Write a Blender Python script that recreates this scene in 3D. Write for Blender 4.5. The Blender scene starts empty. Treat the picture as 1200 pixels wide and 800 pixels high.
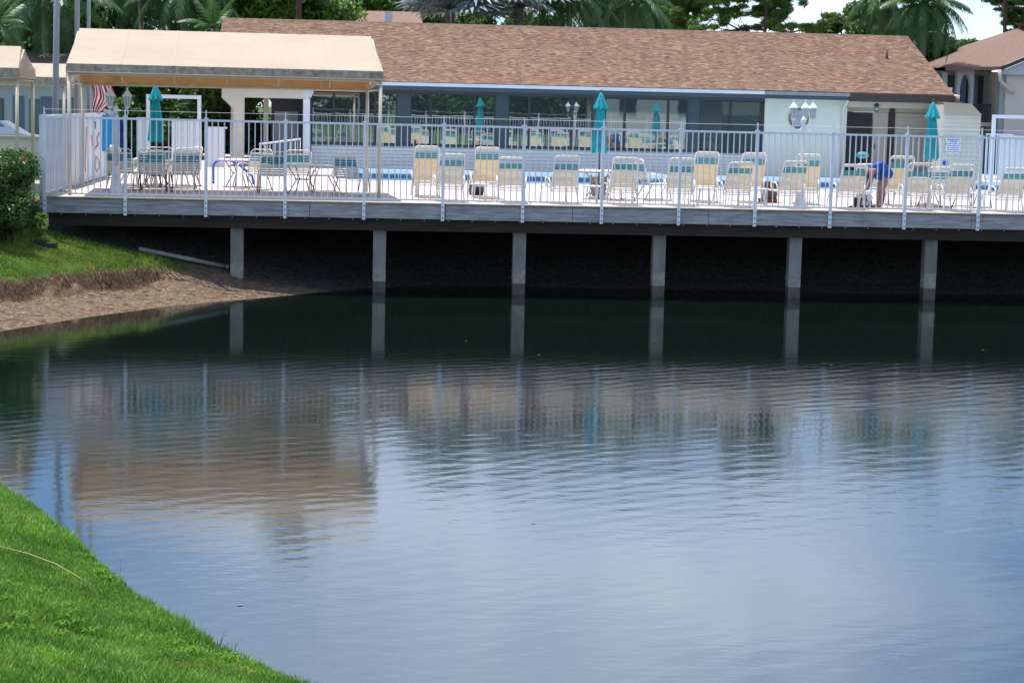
import bpy, bmesh, math, random
import numpy as np
from mathutils import Vector, Matrix
from mathutils import noise as mnoise
random.seed(7); np.random.seed(7)
R = math.radians
S = bpy.context.scene
COL = S.collection

# ---------------------------------------------------------------- camera
F_PX, YAW, PIT, ROLL = 2300.0, R(5.2), math.atan(273/2300), math.atan(.023)
CAM = Vector((0, -46.0, 2.26))
fw = Vector((math.sin(YAW)*math.cos(PIT), math.cos(YAW)*math.cos(PIT), -math.sin(PIT)))
rt0 = Vector((math.cos(YAW), -math.sin(YAW), 0)); up0 = rt0.cross(fw)
cr_, sr_ = math.cos(ROLL), math.sin(ROLL)
rt = rt0*cr_ + up0*sr_; up = up0*cr_ - rt0*sr_
cd = bpy.data.cameras.new('camera'); cam = bpy.data.objects.new('camera', cd); COL.objects.link(cam)
M = Matrix((rt, up, -fw)).transposed().to_4x4(); M.translation = CAM
cam.matrix_world = M
cd.sensor_width = 36; cd.lens = 36*F_PX/1200; cd.clip_end = 3000; cd.clip_start = .5
S.camera = cam

def at(x, y, Y):
    """a place in the scene that the surveyed camera sees at photo pixel x, y at depth line Y"""
    d = fw + rt*((x-600)/F_PX) + up*((400-y)/F_PX)
    return CAM + d*((Y-CAM.y)/d.y)

# ---------------------------------------------------------------- sky, sun
SUN_DIR = Vector((-.16, .20, 1)).normalized()
elev = math.asin(SUN_DIR.z); az = math.atan2(SUN_DIR.x, SUN_DIR.y)
W = bpy.data.worlds.new('World'); S.world = W; W.use_nodes = True
nt = W.node_tree; nt.nodes.clear()
def N(t, **k):
    n = nt.nodes.new(t)
    for a, b in k.items(): setattr(n, a, b)
    return n
sky = N('ShaderNodeTexSky', sky_type='NISHITA', sun_disc=False, sun_elevation=elev, sun_rotation=az)
sky.air_density = 1.0; sky.dust_density = .35; sky.ozone_density = 2.5
tint = N('ShaderNodeMixRGB', blend_type='MULTIPLY'); tint.inputs[0].default_value = 1; tint.inputs[2].default_value = (.70, .85, 1.02, 1)
tc = N('ShaderNodeTexCoord'); mp = N('ShaderNodeMapping'); mp.inputs['Scale'].default_value = (1.0, 1.0, 2.6)
mp.inputs['Location'].default_value = (.75, .1, .2)
n1 = N('ShaderNodeTexNoise'); n1.inputs['Scale'].default_value = 2.3; n1.inputs['Detail'].default_value = 7; n1.inputs['Roughness'].default_value = .58
rmp = N('ShaderNodeValToRGB'); rmp.color_ramp.elements[0].position = .44; rmp.color_ramp.elements[1].position = .76
mixc = N('ShaderNodeMixRGB'); mixc.inputs['Color2'].default_value = (9.8, 10.6, 12.0, 1)
bg = N('ShaderNodeBackground'); bg.inputs['Strength'].default_value = .12
wo = N('ShaderNodeOutputWorld')
L = nt.links.new
L(tc.outputs['Generated'], mp.inputs['Vector']); L(mp.outputs[0], n1.inputs['Vector']); L(n1.outputs['Fac'], rmp.inputs[0])
L(rmp.outputs[0], mixc.inputs['Fac']); L(sky.outputs[0], tint.inputs[1]); L(tint.outputs[0], mixc.inputs['Color1']); L(mixc.outputs[0], bg.inputs['Color']); L(bg.outputs[0], wo.inputs[0])
sd = bpy.data.lights.new('sun', 'SUN'); sd.energy = 4.2; sd.angle = R(.5); sd.color = (1, .955, .88)
so = bpy.data.objects.new('sun', sd); COL.objects.link(so); so.rotation_euler = SUN_DIR.to_track_quat('Z', 'Y').to_euler()
so.location = (0, 0, 60)
S.view_settings.view_transform = 'Standard'; S.view_settings.look = 'None'; S.view_settings.gamma = 1
S.view_settings.exposure = .56

# ---------------------------------------------------------------- materials
def mat(name, col, rough=.7, var=.0, vscale=3.0, col2=None, bump=0.0, bscale=20.0, metal=0.0, spec=.5, trans=0.0, stretch=(1,1,1), detail=4, attr=None, sub=0.0):
    m = bpy.data.materials.new(name); m.use_nodes = True
    t = m.node_tree; b = t.nodes['Principled BSDF']
    b.inputs['Base Color'].default_value = (*col, 1); b.inputs['Roughness'].default_value = rough
    b.inputs['Metallic'].default_value = metal; b.inputs['Specular IOR Level'].default_value = spec
    src = None
    if var or col2 or bump:
        tcn = t.nodes.new('ShaderNodeTexCoord'); mpn = t.nodes.new('ShaderNodeMapping'); mpn.inputs['Scale'].default_value = stretch
        t.links.new(tcn.outputs['Object'], mpn.inputs['Vector'])
    if col2 or var:
        c2 = col2 if col2 else tuple(c*(1-var) for c in col)
        no = t.nodes.new('ShaderNodeTexNoise'); no.inputs['Scale'].default_value = vscale; no.inputs['Detail'].default_value = detail; no.inputs['Roughness'].default_value = .65
        rp = t.nodes.new('ShaderNodeValToRGB'); rp.color_ramp.elements[0].position = .35; rp.color_ramp.elements[1].position = .66
        rp.color_ramp.elements[0].color = (*c2, 1); rp.color_ramp.elements[1].color = (*col, 1)
        t.links.new(mpn.outputs[0], no.inputs['Vector']); t.links.new(no.outputs['Fac'], rp.inputs[0]); src = rp.outputs[0]
    if attr:
        an = t.nodes.new('ShaderNodeAttribute'); an.attribute_name = attr
        if src:
            mx = t.nodes.new('ShaderNodeMixRGB'); mx.blend_type = 'MULTIPLY'; mx.inputs[0].default_value = 1
            t.links.new(src, mx.inputs[1]); t.links.new(an.outputs['Color'], mx.inputs[2]); src = mx.outputs[0]
        else: src = an.outputs['Color']
    if src: t.links.new(src, b.inputs['Base Color'])
    if bump:
        nb = t.nodes.new('ShaderNodeTexNoise'); nb.inputs['Scale'].default_value = bscale; nb.inputs['Detail'].default_value = 5
        bp = t.nodes.new('ShaderNodeBump'); bp.inputs['Strength'].default_value = bump; bp.inputs['Distance'].default_value = .02
        t.links.new(mpn.outputs[0], nb.inputs['Vector']); t.links.new(nb.outputs['Fac'], bp.inputs['Height']); t.links.new(bp.outputs[0], b.inputs['Normal'])
    if trans:
        out = t.nodes['Material Output']; tr = t.nodes.new('ShaderNodeBsdfTranslucent'); ms = t.nodes.new('ShaderNodeMixShader'); ms.inputs[0].default_value = trans
        if src: t.links.new(src, tr.inputs['Color'])
        else: tr.inputs['Color'].default_value = (*col, 1)
        t.links.new(b.outputs[0], ms.inputs[1]); t.links.new(tr.outputs[0], ms.inputs[2]); t.links.new(ms.outputs[0], out.inputs[0])
    return m

def glass_mat(name, refl=.5, tint=(.03,.045,.05), wav=.006):
    m = bpy.data.materials.new(name); m.use_nodes = True; t = m.node_tree; t.nodes.clear()
    o = t.nodes.new('ShaderNodeOutputMaterial'); g = t.nodes.new('ShaderNodeBsdfGlossy'); g.inputs['Roughness'].default_value = .015
    g.inputs['Color'].default_value = (.82, .9, .9, 1)
    tr = t.nodes.new('ShaderNodeBsdfTransparent'); tr.inputs['Color'].default_value = (.28, .33, .34, 1)
    mx = t.nodes.new('ShaderNodeMixShader'); mx.inputs[0].default_value = refl
    tcn = t.nodes.new('ShaderNodeTexCoord'); no = t.nodes.new('ShaderNodeTexNoise'); no.inputs['Scale'].default_value = 1.3
    bp = t.nodes.new('ShaderNodeBump'); bp.inputs['Distance'].default_value = wav; bp.inputs['Strength'].default_value = 1
    t.links.new(tcn.outputs['Object'], no.inputs['Vector']); t.links.new(no.outputs['Fac'], bp.inputs['Height']); t.links.new(bp.outputs[0], g.inputs['Normal'])
    df = t.nodes.new('ShaderNodeBsdfDiffuse'); df.inputs['Color'].default_value = (.10,.13,.15,1); m2 = t.nodes.new('ShaderNodeMixShader'); m2.inputs[0].default_value = .45  # grey-blue diffuse mixed in as painted haze on the panes
    t.links.new(tr.outputs[0], m2.inputs[1]); t.links.new(df.outputs[0], m2.inputs[2]); tr = m2
    t.links.new(tr.outputs[0], mx.inputs[1]); t.links.new(g.outputs[0], mx.inputs[2]); t.links.new(mx.outputs[0], o.inputs[0])
    return m

MT = {}
MT['white_paint'] = mat('white_paint', (.74, .77, .82), .4, col2=(.62, .66, .73), vscale=1.5)
MT['fence_white'] = mat('fence_white', (.78, .82, .89), .38, col2=(.66, .71, .80), vscale=4, stretch=(1,1,.6))
MT['rust'] = mat('bolt_dark', (.05, .045, .05), .6)
MT['vinyl'] = mat('vinyl', (.74, .76, .80), .45, col2=(.62,.64,.69), vscale=.8)
MT['wood_grey'] = mat('weathered_board', (.43, .43, .45), .85, col2=(.19, .19, .20), vscale=2.2, stretch=(.7, 1, 9), bump=.5, bscale=9, detail=8)
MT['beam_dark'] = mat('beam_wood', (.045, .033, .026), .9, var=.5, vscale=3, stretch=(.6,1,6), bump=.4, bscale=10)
MT['deck_top'] = mat('deck_concrete', (.62, .52, .46), .8, col2=(.50, .42, .38), vscale=1.4, bump=.15, bscale=60)
MT['deck_edge'] = mat('deck_edge_plank', (.30, .26, .22), .85, var=.4, vscale=6, stretch=(1,3,1))
MT['concrete'] = mat('piling_concrete', (.27, .27, .26), .85, col2=(.16, .155, .14), vscale=2.2, stretch=(1,1,.35), bump=.35, bscale=25, detail=7)
MT['bleached'] = mat('piling_bleached', (.36, .34, .30), .9, col2=(.22,.205,.17), vscale=6, bump=.3, bscale=25)
MT['stain'] = mat('piling_wet', (.13, .115, .09), .6, var=.5, vscale=8, bump=.3, bscale=30)
MT['slate'] = mat('slate_wall', (.055, .075, .10), .6, var=.15, vscale=2)
MT['slate_frame'] = mat('slate_frame', (.022, .028, .036), .45)
MT['siding'] = mat('lap_siding', (.76, .76, .74), .55, var=.06, vscale=1.2)
MT['siding_cream'] = mat('cream_siding', (.66, .60, .50), .6, var=.09, vscale=1.5)
MT['mint'] = mat('mint_wall', (.74, .77, .69), .8, var=.06, vscale=1.2, bump=.15, bscale=40)
MT['cream'] = mat('cream_stucco', (.62, .56, .47), .8, var=.08, vscale=1.5, bump=.1, bscale=40)
MT['gutter'] = mat('gutter_white', (.70, .72, .78), .35, var=.15, vscale=2, stretch=(.3,1,1))
MT['gutter_grey'] = mat('gutter_grey', (.30, .31, .35), .4, var=.3, vscale=2)
MT['brown_fascia'] = mat('brown_fascia', (.055, .035, .03), .55, var=.2, vscale=3)
MT['brown_dark'] = mat('dark_door', (.018, .012, .012), .5)
MT['shingle'] = mat('shingle', (1, .98, .95), .93, col2=(.80,.77,.75), vscale=1.1, bump=.6, bscale=70, attr='col', detail=8, stretch=(2.2,.6,.6))
MT['roof_base'] = mat('roof_base', (.14, .095, .075), .95)
MT['canvas'] = mat('beige_canvas', (.55, .455, .345), .85, col2=(.49, .40, .305), vscale=.9, trans=.22, bump=.12, bscale=3, stretch=(.4,1,1))
MT['canvas_dirty'] = mat('mildewed_valance', (.50, .43, .34), .9, col2=(.20, .175, .14), vscale=2.2, stretch=(3.5, 1, 3), detail=9, trans=.1)
MT['canvas_seam'] = mat('canvas_seam', (.46, .38, .29), .9)
MT['canvas_glow'] = mat('valance_inside', (.36, .20, .085), .9, col2=(.28, .15, .06), vscale=2.4, trans=.45)  # rear valance: sun through the beige canvas painted in as orange-brown
MT['canopy_pole'] = mat('canopy_pole', (.60, .54, .43), .45, var=.1)
MT['teal'] = mat('teal_fabric', (.012, .42, .50), .8, col2=(.008, .31, .38), vscale=5, trans=.18)
MT['teal_band'] = mat('teal_straps', (.05, .30, .34), .55, var=.15, vscale=8, trans=.1)
MT['teal_deep'] = mat('teal_deep_straps', (.03, .27, .37), .55, var=.15, vscale=8, trans=.15)
MT['tan_strap'] = mat('tan_straps', (.80, .74, .57), .55, var=.10, vscale=6, trans=.22)
MT['tan_strap2'] = mat('yellow_straps', (.86, .72, .46), .55, var=.08, vscale=6, trans=.28)  # tan straps again, brighter and yellower: sunlight put into the colour
MT['cream_strap'] = mat('cream_straps', (.74, .71, .62), .55, var=.1, vscale=6, trans=.2)
MT['tube_white'] = mat('tube_cream', (.84, .81, .75), .35, var=.08, vscale=5)
MT['tube_bronze'] = mat('tube_bronze', (.16, .115, .09), .4, metal=.2)
MT['pole_dark'] = mat('pole_dark', (.09, .075, .06), .45)
MT['pole_grey'] = mat('pole_grey', (.27, .27, .31), .45, var=.12, vscale=2, metal=.2)
MT['tile_blue'] = mat('pool_tile', (.06, .14, .27), .2, var=.3, vscale=9)
MT['pool_white'] = mat('pool_white', (.74, .80, .86), .5, var=.05)
MT['lantern_glass'] = mat('lantern_glass', (.42, .48, .56), .12, var=.2)
MT['navy'] = mat('navy_cloth', (.010, .075, .36), .8, var=.3, vscale=12)
MT['skin'] = mat('skin', (.30, .14, .10), .55, var=.12, vscale=9)
MT['hair'] = mat('hair_grey', (.16, .12, .10), .7, var=.3, vscale=30)
MT['bag'] = mat('bag_brown', (.055, .035, .035), .8, var=.5, vscale=14)
MT['towel_white'] = mat('towel_white', (.75, .74, .74), .95, var=.1, vscale=12)
MT['towel_blue'] = mat('towel_blue', (.03, .32, .68), .9, var=.1, vscale=6)
MT['blue_rail'] = mat('blue_rail', (.03, .09, .55), .35)
MT['black_pot'] = mat('black_pot', (.016, .018, .018), .5)
MT['wicker'] = mat('wicker_brown', (.15, .11, .08), .8, var=.5, vscale=25)
MT['terracotta'] = mat('terracotta', (.22, .06, .045), .7, var=.2)
MT['red'] = mat('flag_red', (.42, .02, .035), .8, trans=.2)
MT['flagwhite'] = mat('flag_white', (.78, .76, .77), .8, trans=.2)
MT['coral'] = mat('faded_coral', (.62, .30, .27), .8)
MT['orange'] = mat('faded_orange', (.62, .42, .25), .8)
MT['brass'] = mat('ring_brown', (.20, .15, .10), .45, metal=.3)
MT['sign_white'] = mat('sign_white', (.72, .75, .80), .4)
MT['sign_blue'] = mat('sign_blue', (.16, .20, .38), .5)
MT['leaf_dark'] = mat('leaf_dark', (.060, .135, .026), .55, col2=(.024, .062, .015), vscale=1.6, trans=.35)
MT['leaf_mid'] = mat('leaf_mid', (.085, .185, .026), .5, col2=(.032, .085, .015), vscale=1.4, trans=.4)
MT['leaf_bright'] = mat('leaf_bright', (.14, .29, .030), .5, col2=(.055, .14, .018), vscale=1.2, trans=.42)
MT['needle'] = mat('pine_needles', (.15, .27, .05), .55, col2=(.07, .14, .03), vscale=1.5, trans=.35)
MT['palm_green'] = mat('palm_frond', (.070, .165, .036), .42, col2=(.03, .08, .022), vscale=1.1, trans=.28)
MT['silver'] = mat('silver_frond', (.24, .33, .33), .45, col2=(.10, .16, .16), vscale=1.6, trans=.2)
MT['bark'] = mat('bark', (.10, .075, .06), .9, var=.55, vscale=5, stretch=(1,1,.3), bump=.7, bscale=12)
MT['bark_red'] = mat('pine_bark', (.13, .070, .055), .9, var=.5, vscale=5, stretch=(1,1,.4), bump=.8, bscale=12)
MT['palm_trunk'] = mat('palm_trunk', (.22, .20, .17), .85, var=.4, vscale=6, stretch=(.3,.3,3), bump=.5, bscale=10)
MT['hedge_leaf'] = mat('hedge_leaf', (.085, .18, .028), .45, col2=(.035, .085, .015), vscale=5, trans=.3)
MT['root'] = mat('roots', (.26, .18, .12), .9, var=.6, vscale=8)
MT['pvc'] = mat('pvc_pipe', (.33, .32, .29), .5, var=.3, vscale=3)
MT['grass_near'] = mat('grass_blades', (.21, .40, .055), .45, col2=(.09, .235, .026), vscale=1.5, trans=.45, detail=7, attr='col')
MT['grass_far'] = mat('bank_grass_blades', (.24, .34, .045), .5, col2=(.12, .20, .026), vscale=1.3, trans=.4, attr='col')
MT['straw'] = mat('dry_stem', (.42, .33, .13), .6)
MT['path'] = mat('path_concrete', (.45, .42, .37), .85, var=.15, vscale=1.5)
MT['mulch'] = mat('mulch', (.13, .075, .045), .95, var=.5, vscale=12, bump=.6, bscale=30)
MT['bluegrey'] = mat('shutter_bluegrey', (.14, .19, .26), .6, var=.1)
MT['pale_wall'] = mat('pale_blue_wall', (.50, .56, .60), .8, var=.06)
MT['apt_cream'] = mat('apartment_cream', (.62, .60, .54), .85, var=.06, vscale=.8, bump=.1, bscale=15)
MT['apt_green'] = mat('apartment_green_grey', (.34, .40, .40), .85, var=.06)
MT['car_paint'] = mat('car_paint', (.40, .44, .50), .25, metal=.3)
MT['car_glass'] = mat('car_glass', (.12, .17, .20), .08)
MT['tyre'] = mat('tyre', (.02, .02, .02), .85)
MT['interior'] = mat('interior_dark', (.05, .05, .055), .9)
MT['curtain'] = mat('curtain_grey', (.10, .10, .125), .9, var=.3, vscale=5)
MT['glass'] = glass_mat('window_glass', .44, wav=.0006)
MT['glass_dark'] = glass_mat('screen_glass', .05, wav=.0006)
MT['foam'] = mat('floating_leaf_bits', (.16, .15, .10), .8)

# ---------------------------------------------------------------- mesh helpers
class MB:
    def __init__(s): s.v = []; s.f = []; s.m = []; s.sm = []
    def add(s, vs, fs, mi=0, smooth=False):
        o = len(s.v); s.v += [tuple(v) for v in vs]
        for f in fs: s.f.append(tuple(i+o for i in f)); s.m.append(mi); s.sm.append(smooth)
        return s
    def box(s, a, b, mi=0):
        x0,y0,z0 = a; x1,y1,z1 = b
        vs = [(x0,y0,z0),(x1,y0,z0),(x1,y1,z0),(x0,y1,z0),(x0,y0,z1),(x1,y0,z1),(x1,y1,z1),(x0,y1,z1)]
        return s.add(vs, [(0,3,2,1),(4,5,6,7),(0,1,5,4),(1,2,6,5),(2,3,7,6),(3,0,4,7)], mi)
    def tube(s, pts, r, n=8, mi=0, cap=True, smooth=True):
        pts = [Vector(p) for p in pts]; k = len(pts); rr = r if isinstance(r, (list, tuple)) else [r]*k
        vs = []; prev = None
        for i, p in enumerate(pts):
            t = (pts[min(i+1,k-1)] - pts[max(i-1,0)])
            t = t.normalized() if t.length > 1e-9 else Vector((0,0,1))
            if prev is None: a = t.orthogonal().normalized()
            else:
                a = prev - t*prev.dot(t); a = a.normalized() if a.length > 1e-6 else t.orthogonal().normalized()
            prev = a; b = t.cross(a)
            for j in range(n):
                w = 2*math.pi*j/n + math.pi/n
                vs.append(p + (a*math.cos(w) + b*math.sin(w))*rr[i])
        fs = [(i*n+j, i*n+(j+1)%n, (i+1)*n+(j+1)%n, (i+1)*n+j) for i in range(k-1) for j in range(n)]
        if cap: fs += [tuple(range(n-1,-1,-1)), tuple((k-1)*n+j for j in range(n))]
        return s.add(vs, fs, mi, smooth)
    def lathe(s, prof, n=16, mi=0, c=(0,0,0), smooth=True, lobes=0, amp=0.0, ph=0.0):
        vs = []
        for (r, z) in prof:
            for j in range(n):
                w = 2*math.pi*j/n; q = r*(1+amp*math.cos(lobes*w+ph)) if lobes else r
                vs.append((c[0]+q*math.cos(w), c[1]+q*math.sin(w), c[2]+z))
        k = len(prof)
        fs = [(i*n+j, i*n+(j+1)%n, (i+1)*n+(j+1)%n, (i+1)*n+j) for i in range(k-1) for j in range(n)]
        fs += [tuple(range(n-1,-1,-1)), tuple((k-1)*n+j for j in range(n))]
        return s.add(vs, fs, mi, smooth)
    def quad(s, a, b, c, d, mi=0): return s.add([a,b,c,d], [(0,1,2,3)], mi)
    def strip(s, pa, pb, mi=0, th=0.0):
        k = len(pa); return s.add(list(pa)+list(pb), [(i,i+1,k+i+1,k+i) for i in range(k-1)], mi, True)
    def mesh(s, name, mats):
        me = bpy.data.meshes.new(name); me.from_pydata(s.v, [], s.f)
        for m in (mats if isinstance(mats, (list,tuple)) else [mats]): me.materials.append(MT[m] if isinstance(m, str) else m)
        me.polygons.foreach_set('material_index', s.m); me.polygons.foreach_set('use_smooth', s.sm); me.update()
        return me
    def build(s, name, mats, parent=None, loc=None):
        return link(name, s.mesh(name, mats), parent, loc)

def link(name, me, parent=None, loc=None, rot=None):
    o = bpy.data.objects.new(name, me); COL.objects.link(o)
    if parent: o.parent = parent
    if loc is not None: o.location = loc
    if rot is not None: o.rotation_euler = rot
    return o
def tag(o, label=None, cat=None, group=None, kind=None):
    if label: o['label'] = label
    if cat: o['category'] = cat
    if group: o['group'] = group
    if kind: o['kind'] = kind
    return o
def thing(name, loc, label, cat, group=None, rz=0):
    o = bpy.data.objects.new(name, None); COL.objects.link(o); o.location = loc; o.rotation_euler = (0,0,rz); o.empty_display_size = .2
    return tag(o, label, cat, group)
def copy_tree(o, parent=None):
    c = o.copy(); COL.objects.link(c)
    if parent: c.parent = parent
    for ch in list(o.children): copy_tree(ch, c)
    return c
def arc(c, r, a0, a1, n, plane='xz'):
    out = []
    for i in range(n+1):
        a = a0+(a1-a0)*i/n; u, v = r*math.cos(a), r*math.sin(a)
        out.append((c[0]+u, c[1], c[2]+v) if plane == 'xz' else ((c[0], c[1]+u, c[2]+v) if plane == 'yz' else (c[0]+u, c[1]+v, c[2])))
    return out
def npmesh(name, V, Fc, mats, col=None, smooth=False):
    """V (n,3) verts, Fc (m,k) faces; quick mesh; col (m,3) colour per face"""
    me = bpy.data.meshes.new(name); n, k = Fc.shape
    me.vertices.add(len(V)); me.vertices.foreach_set('co', V.astype(np.float32).ravel())
    me.loops.add(n*k); me.loops.foreach_set('vertex_index', Fc.astype(np.int32).ravel())
    me.polygons.add(n); me.polygons.foreach_set('loop_start', np.arange(0, n*k, k, dtype=np.int32)); 
    me.polygons.foreach_set('use_smooth', np.full(n, smooth))
    for m in (mats if isinstance(mats, (list,tuple)) else [mats]): me.materials.append(MT[m] if isinstance(m, str) else m)
    me.update(calc_edges=True)
    if col is not None:
        ca = me.color_attributes.new('col', 'FLOAT_COLOR', 'CORNER')
        c4 = np.ones((n, k, 4), np.float32); c4[:, :, :3] = col[:, None, :]; ca.data.foreach_set('color', c4.ravel())
    return me

# ---------------------------------------------------------------- terrain and pond
WZ = -2.14
north = [(-17,-15),(-11.5,-12.6),(-8.0,-10.2),(-6.3,-8.5),(-5.03,-5.9),(-3.54,-3.4),(-2.33,-2.05),(-1.04,-.65),(0.2,1.0),(1.6,2.1),(3.2,2.6),(6,2.35),(9,2.5),(13,2.1),(18,2.4),(26,2.2),(40,2.0),(62,1.0)]
near_ = [(75,-20),(62,-41),(30,-43.5),(12,-41.5),(5.5,-38.5),(2.6,-35.6),(.98,-33.3),(-.06,-31.9),(-.68,-31.05),(-1.26,-29.85),(-1.71,-28.95),(-2.28,-27.35),(-2.91,-25.7),(-3.73,-23.95),(-5.2,-21.6),(-8,-18.6),(-13,-16.6)]
POLY = np.array(north+near_); NN = len(north)-1
def sstep(a, b, x):
    t = np.clip((x-a)/(b-a), 0, 1); return t*t*(3-2*t)
def vnoise(x, y, s, seed=0):
    """cheap smooth value noise"""
    rs = np.random.RandomState(seed); T = rs.rand(64,64); x = x*s+1000; y = y*s+1000
    xi = np.floor(x).astype(int); yi = np.floor(y).astype(int); fx = x-xi; fy = y-yi; fx = fx*fx*(3-2*fx); fy = fy*fy*(3-2*fy)
    a = T[xi%64, yi%64]; b = T[(xi+1)%64, yi%64]; c = T[xi%64, (yi+1)%64]; d = T[(xi+1)%64, (yi+1)%64]
    return (a*(1-fx)+b*fx)*(1-fy)+(c*(1-fx)+d*fx)*fy
def pond(x, y):
    """signed distance to the pond's edge (positive inland) and whether the nearest shore is the near one"""
    x = np.asarray(x, float); y = np.asarray(y, float)
    best = np.full(x.shape, 1e9); nr = np.zeros(x.shape, bool); ins = np.zeros(x.shape, bool)
    n = len(POLY)
    for i in range(n):
        x1,y1 = POLY[i]; x2,y2 = POLY[(i+1)%n]
        dx,dy = x2-x1,y2-y1; t = np.clip(((x-x1)*dx+(y-y1)*dy)/(dx*dx+dy*dy),0,1)
        d = np.hypot(x-x1-t*dx, y-y1-t*dy); m = d < best
        best = np.where(m, d, best); nr = np.where(m, i >= NN, nr)
        c = ((y1 > y) != (y2 > y)) & (x < (x2-x1)*(y-y1)/((y2-y1) if y2 != y1 else 1e-9)+x1); ins ^= c
    return np.where(ins, -best, best), nr
def ground(x, y):
    d, nr = pond(x, y)
    e = (vnoise(x,y,2.2,1)-.5)*.35+(vnoise(x,y,6,2)-.5)*.16
    hs = WZ + .105*np.minimum(d, 3)
    w = sstep(-3.3,-4.3,x+e*1.2)*sstep(.9,-.3,y)
    hc = WZ+.10*np.minimum(d,1.9)+.46*sstep(1.85+e,2.12+e,d)+.27*np.clip(d-2.1,0,4.0)
    hc = np.minimum(hc, -.50+.02*np.clip(d-5,0,20))
    hn = WZ+.15*np.minimum(d,1.1)+.30*np.clip(d-1.1,0,4.4)
    hn = np.minimum(hn, -.80)
    out = sstep(-6.4,-7.2,x)      # left of the deck the ground stays up
    hn = hn*(1-out)+np.minimum(WZ+.32*np.clip(d,0,9), -.5)*out
    h = hc*w+hn*(1-w)
    far = np.maximum(sstep(24,27,y), sstep(-6.9,-7.6,x)*sstep(3,12,y)); h = h*(1-far)+(-.06)*far
    h = np.where(d < 0, WZ+np.maximum(d*.28,-1.3), h)
    hN = WZ+.13*sstep(0,.12,d)+.27*np.minimum(d,5)+.12*np.clip(d-5,0,11)
    hN = np.where(d < 0, WZ+np.maximum(d*.6,-1.3), hN)
    h = np.where(nr, hN, h)
    h = h+(vnoise(x,y,1.1,3)-.5)*.07*sstep(.1,1,d)+(vnoise(x,y,9,4)-.5)*.035*sstep(0,.6,d)*(y > -12)
    return h
def axis(segs):
    out = []
    for a, b, st in segs: out += list(np.arange(a, b-1e-6, st))
    return np.array(out+[segs[-1][1]])
ax = axis([(-900,-100,200),(-100,-20,10),(-20,-9,.5),(-9,2,.085),(2,30,.9),(30,100,10),(100,900,200)])
ay = axis([(-900,-100,200),(-100,-50,8),(-50,-38,.6),(-38,-20,.17),(-20,-10,.5),(-10,7.5,.085),(7.5,60,1.5),(60,200,20),(200,1000,200)])
GX, GY = np.meshgrid(ax, ay); GZ = ground(GX.ravel(), GY.ravel())
V = np.stack([GX.ravel(), GY.ravel(), GZ], 1); nx, ny = len(ax), len(ay)
ii = (np.arange(ny-1)[:,None]*nx+np.arange(nx-1)[None,:]).ravel()
Fq = np.stack([ii, ii+1, ii+1+nx, ii+nx], 1)
# terrain material: sand low near the water, turf soil above, from height and slope
gm = bpy.data.materials.new('bank_ground'); gm.use_nodes = True; t = gm.node_tree; b = t.nodes['Principled BSDF']; b.inputs['Roughness'].default_value = .95
b.inputs['Specular IOR Level'].default_value = .15
ge = t.nodes.new('ShaderNodeNewGeometry'); sp = t.nodes.new('ShaderNodeSeparateXYZ'); t.links.new(ge.outputs['Position'], sp.inputs[0])
def tn(scale, det=6):
    n = t.nodes.new('ShaderNodeTexNoise'); n.inputs['Scale'].default_value = scale; n.inputs['Detail'].default_value = det; n.inputs['Roughness'].default_value = .7
    t.links.new(ge.outputs['Position'], n.inputs['Vector']); return n.outputs['Fac']
def ramp(src, p0, p1, c0, c1):
    r = t.nodes.new('ShaderNodeValToRGB'); r.color_ramp.elements[0].position = p0; r.color_ramp.elements[1].position = p1
    r.color_ramp.elements[0].color = (*c0,1); r.color_ramp.elements[1].color = (*c1,1); t.links.new(src, r.inputs[0]); return r.outputs[0]
def mth(op, a, b_):
    m = t.nodes.new('ShaderNodeMath'); m.operation = op
    for i, q in enumerate((a, b_)):
        if isinstance(q, (int,float)): m.inputs[i].default_value = q
        else: t.links.new(q, m.inputs[i])
    return m.outputs[0]
def mixn(f, a, b_):
    m = t.nodes.new('ShaderNodeMixRGB'); t.links.new(f, m.inputs[0]); t.links.new(a, m.inputs[1]); t.links.new(b_, m.inputs[2]); return m.outputs[0]
sand = ramp(tn(7), .38, .64, (.15,.095,.060), (.38,.29,.205))
sand2 = ramp(tn(38, 3), .42, .6, (.10,.062,.042), (1,1,1))
mm = t.nodes.new('ShaderNodeMixRGB'); mm.blend_type = 'MULTIPLY'; mm.inputs[0].default_value = .75; t.links.new(sand, mm.inputs[1]); t.links.new(sand2, mm.inputs[2]); sand = mm.outputs[0]
turf = ramp(tn(3), .35, .65, (.035,.075,.016), (.075,.15,.026))
soil = ramp(tn(14), .4, .65, (.07,.042,.026), (.20,.125,.08))
hz = mth('ADD', sp.outputs['Z'], mth('MULTIPLY', mth('SUBTRACT', tn(4), .5), .35))
g_s = ramp(hz, 0, 1, (0,0,0), (1,1,1))
# map height -1.62..-1.5 to 0..1
hf = mth('MULTIPLY', mth('ADD', hz, 1.62), 9.0); cl = t.nodes.new('ShaderNodeClamp'); t.links.new(hf, cl.inputs[0])
nrm = t.nodes.new('ShaderNodeSeparateXYZ'); t.links.new(ge.outputs['Normal'], nrm.inputs[0])
slope = t.nodes.new('ShaderNodeClamp'); t.links.new(mth('MULTIPLY', mth('SUBTRACT', .80, nrm.outputs['Z']), 6.0), slope.inputs[0])
nearm = t.nodes.new('ShaderNodeClamp'); t.links.new(mth('MULTIPLY', mth('SUBTRACT', -15.5, sp.outputs['Y']), 2.0), nearm.inputs[0])
tf = t.nodes.new('ShaderNodeClamp'); t.links.new(mth('ADD', cl.outputs[0], nearm.outputs[0]), tf.inputs[0])
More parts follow.
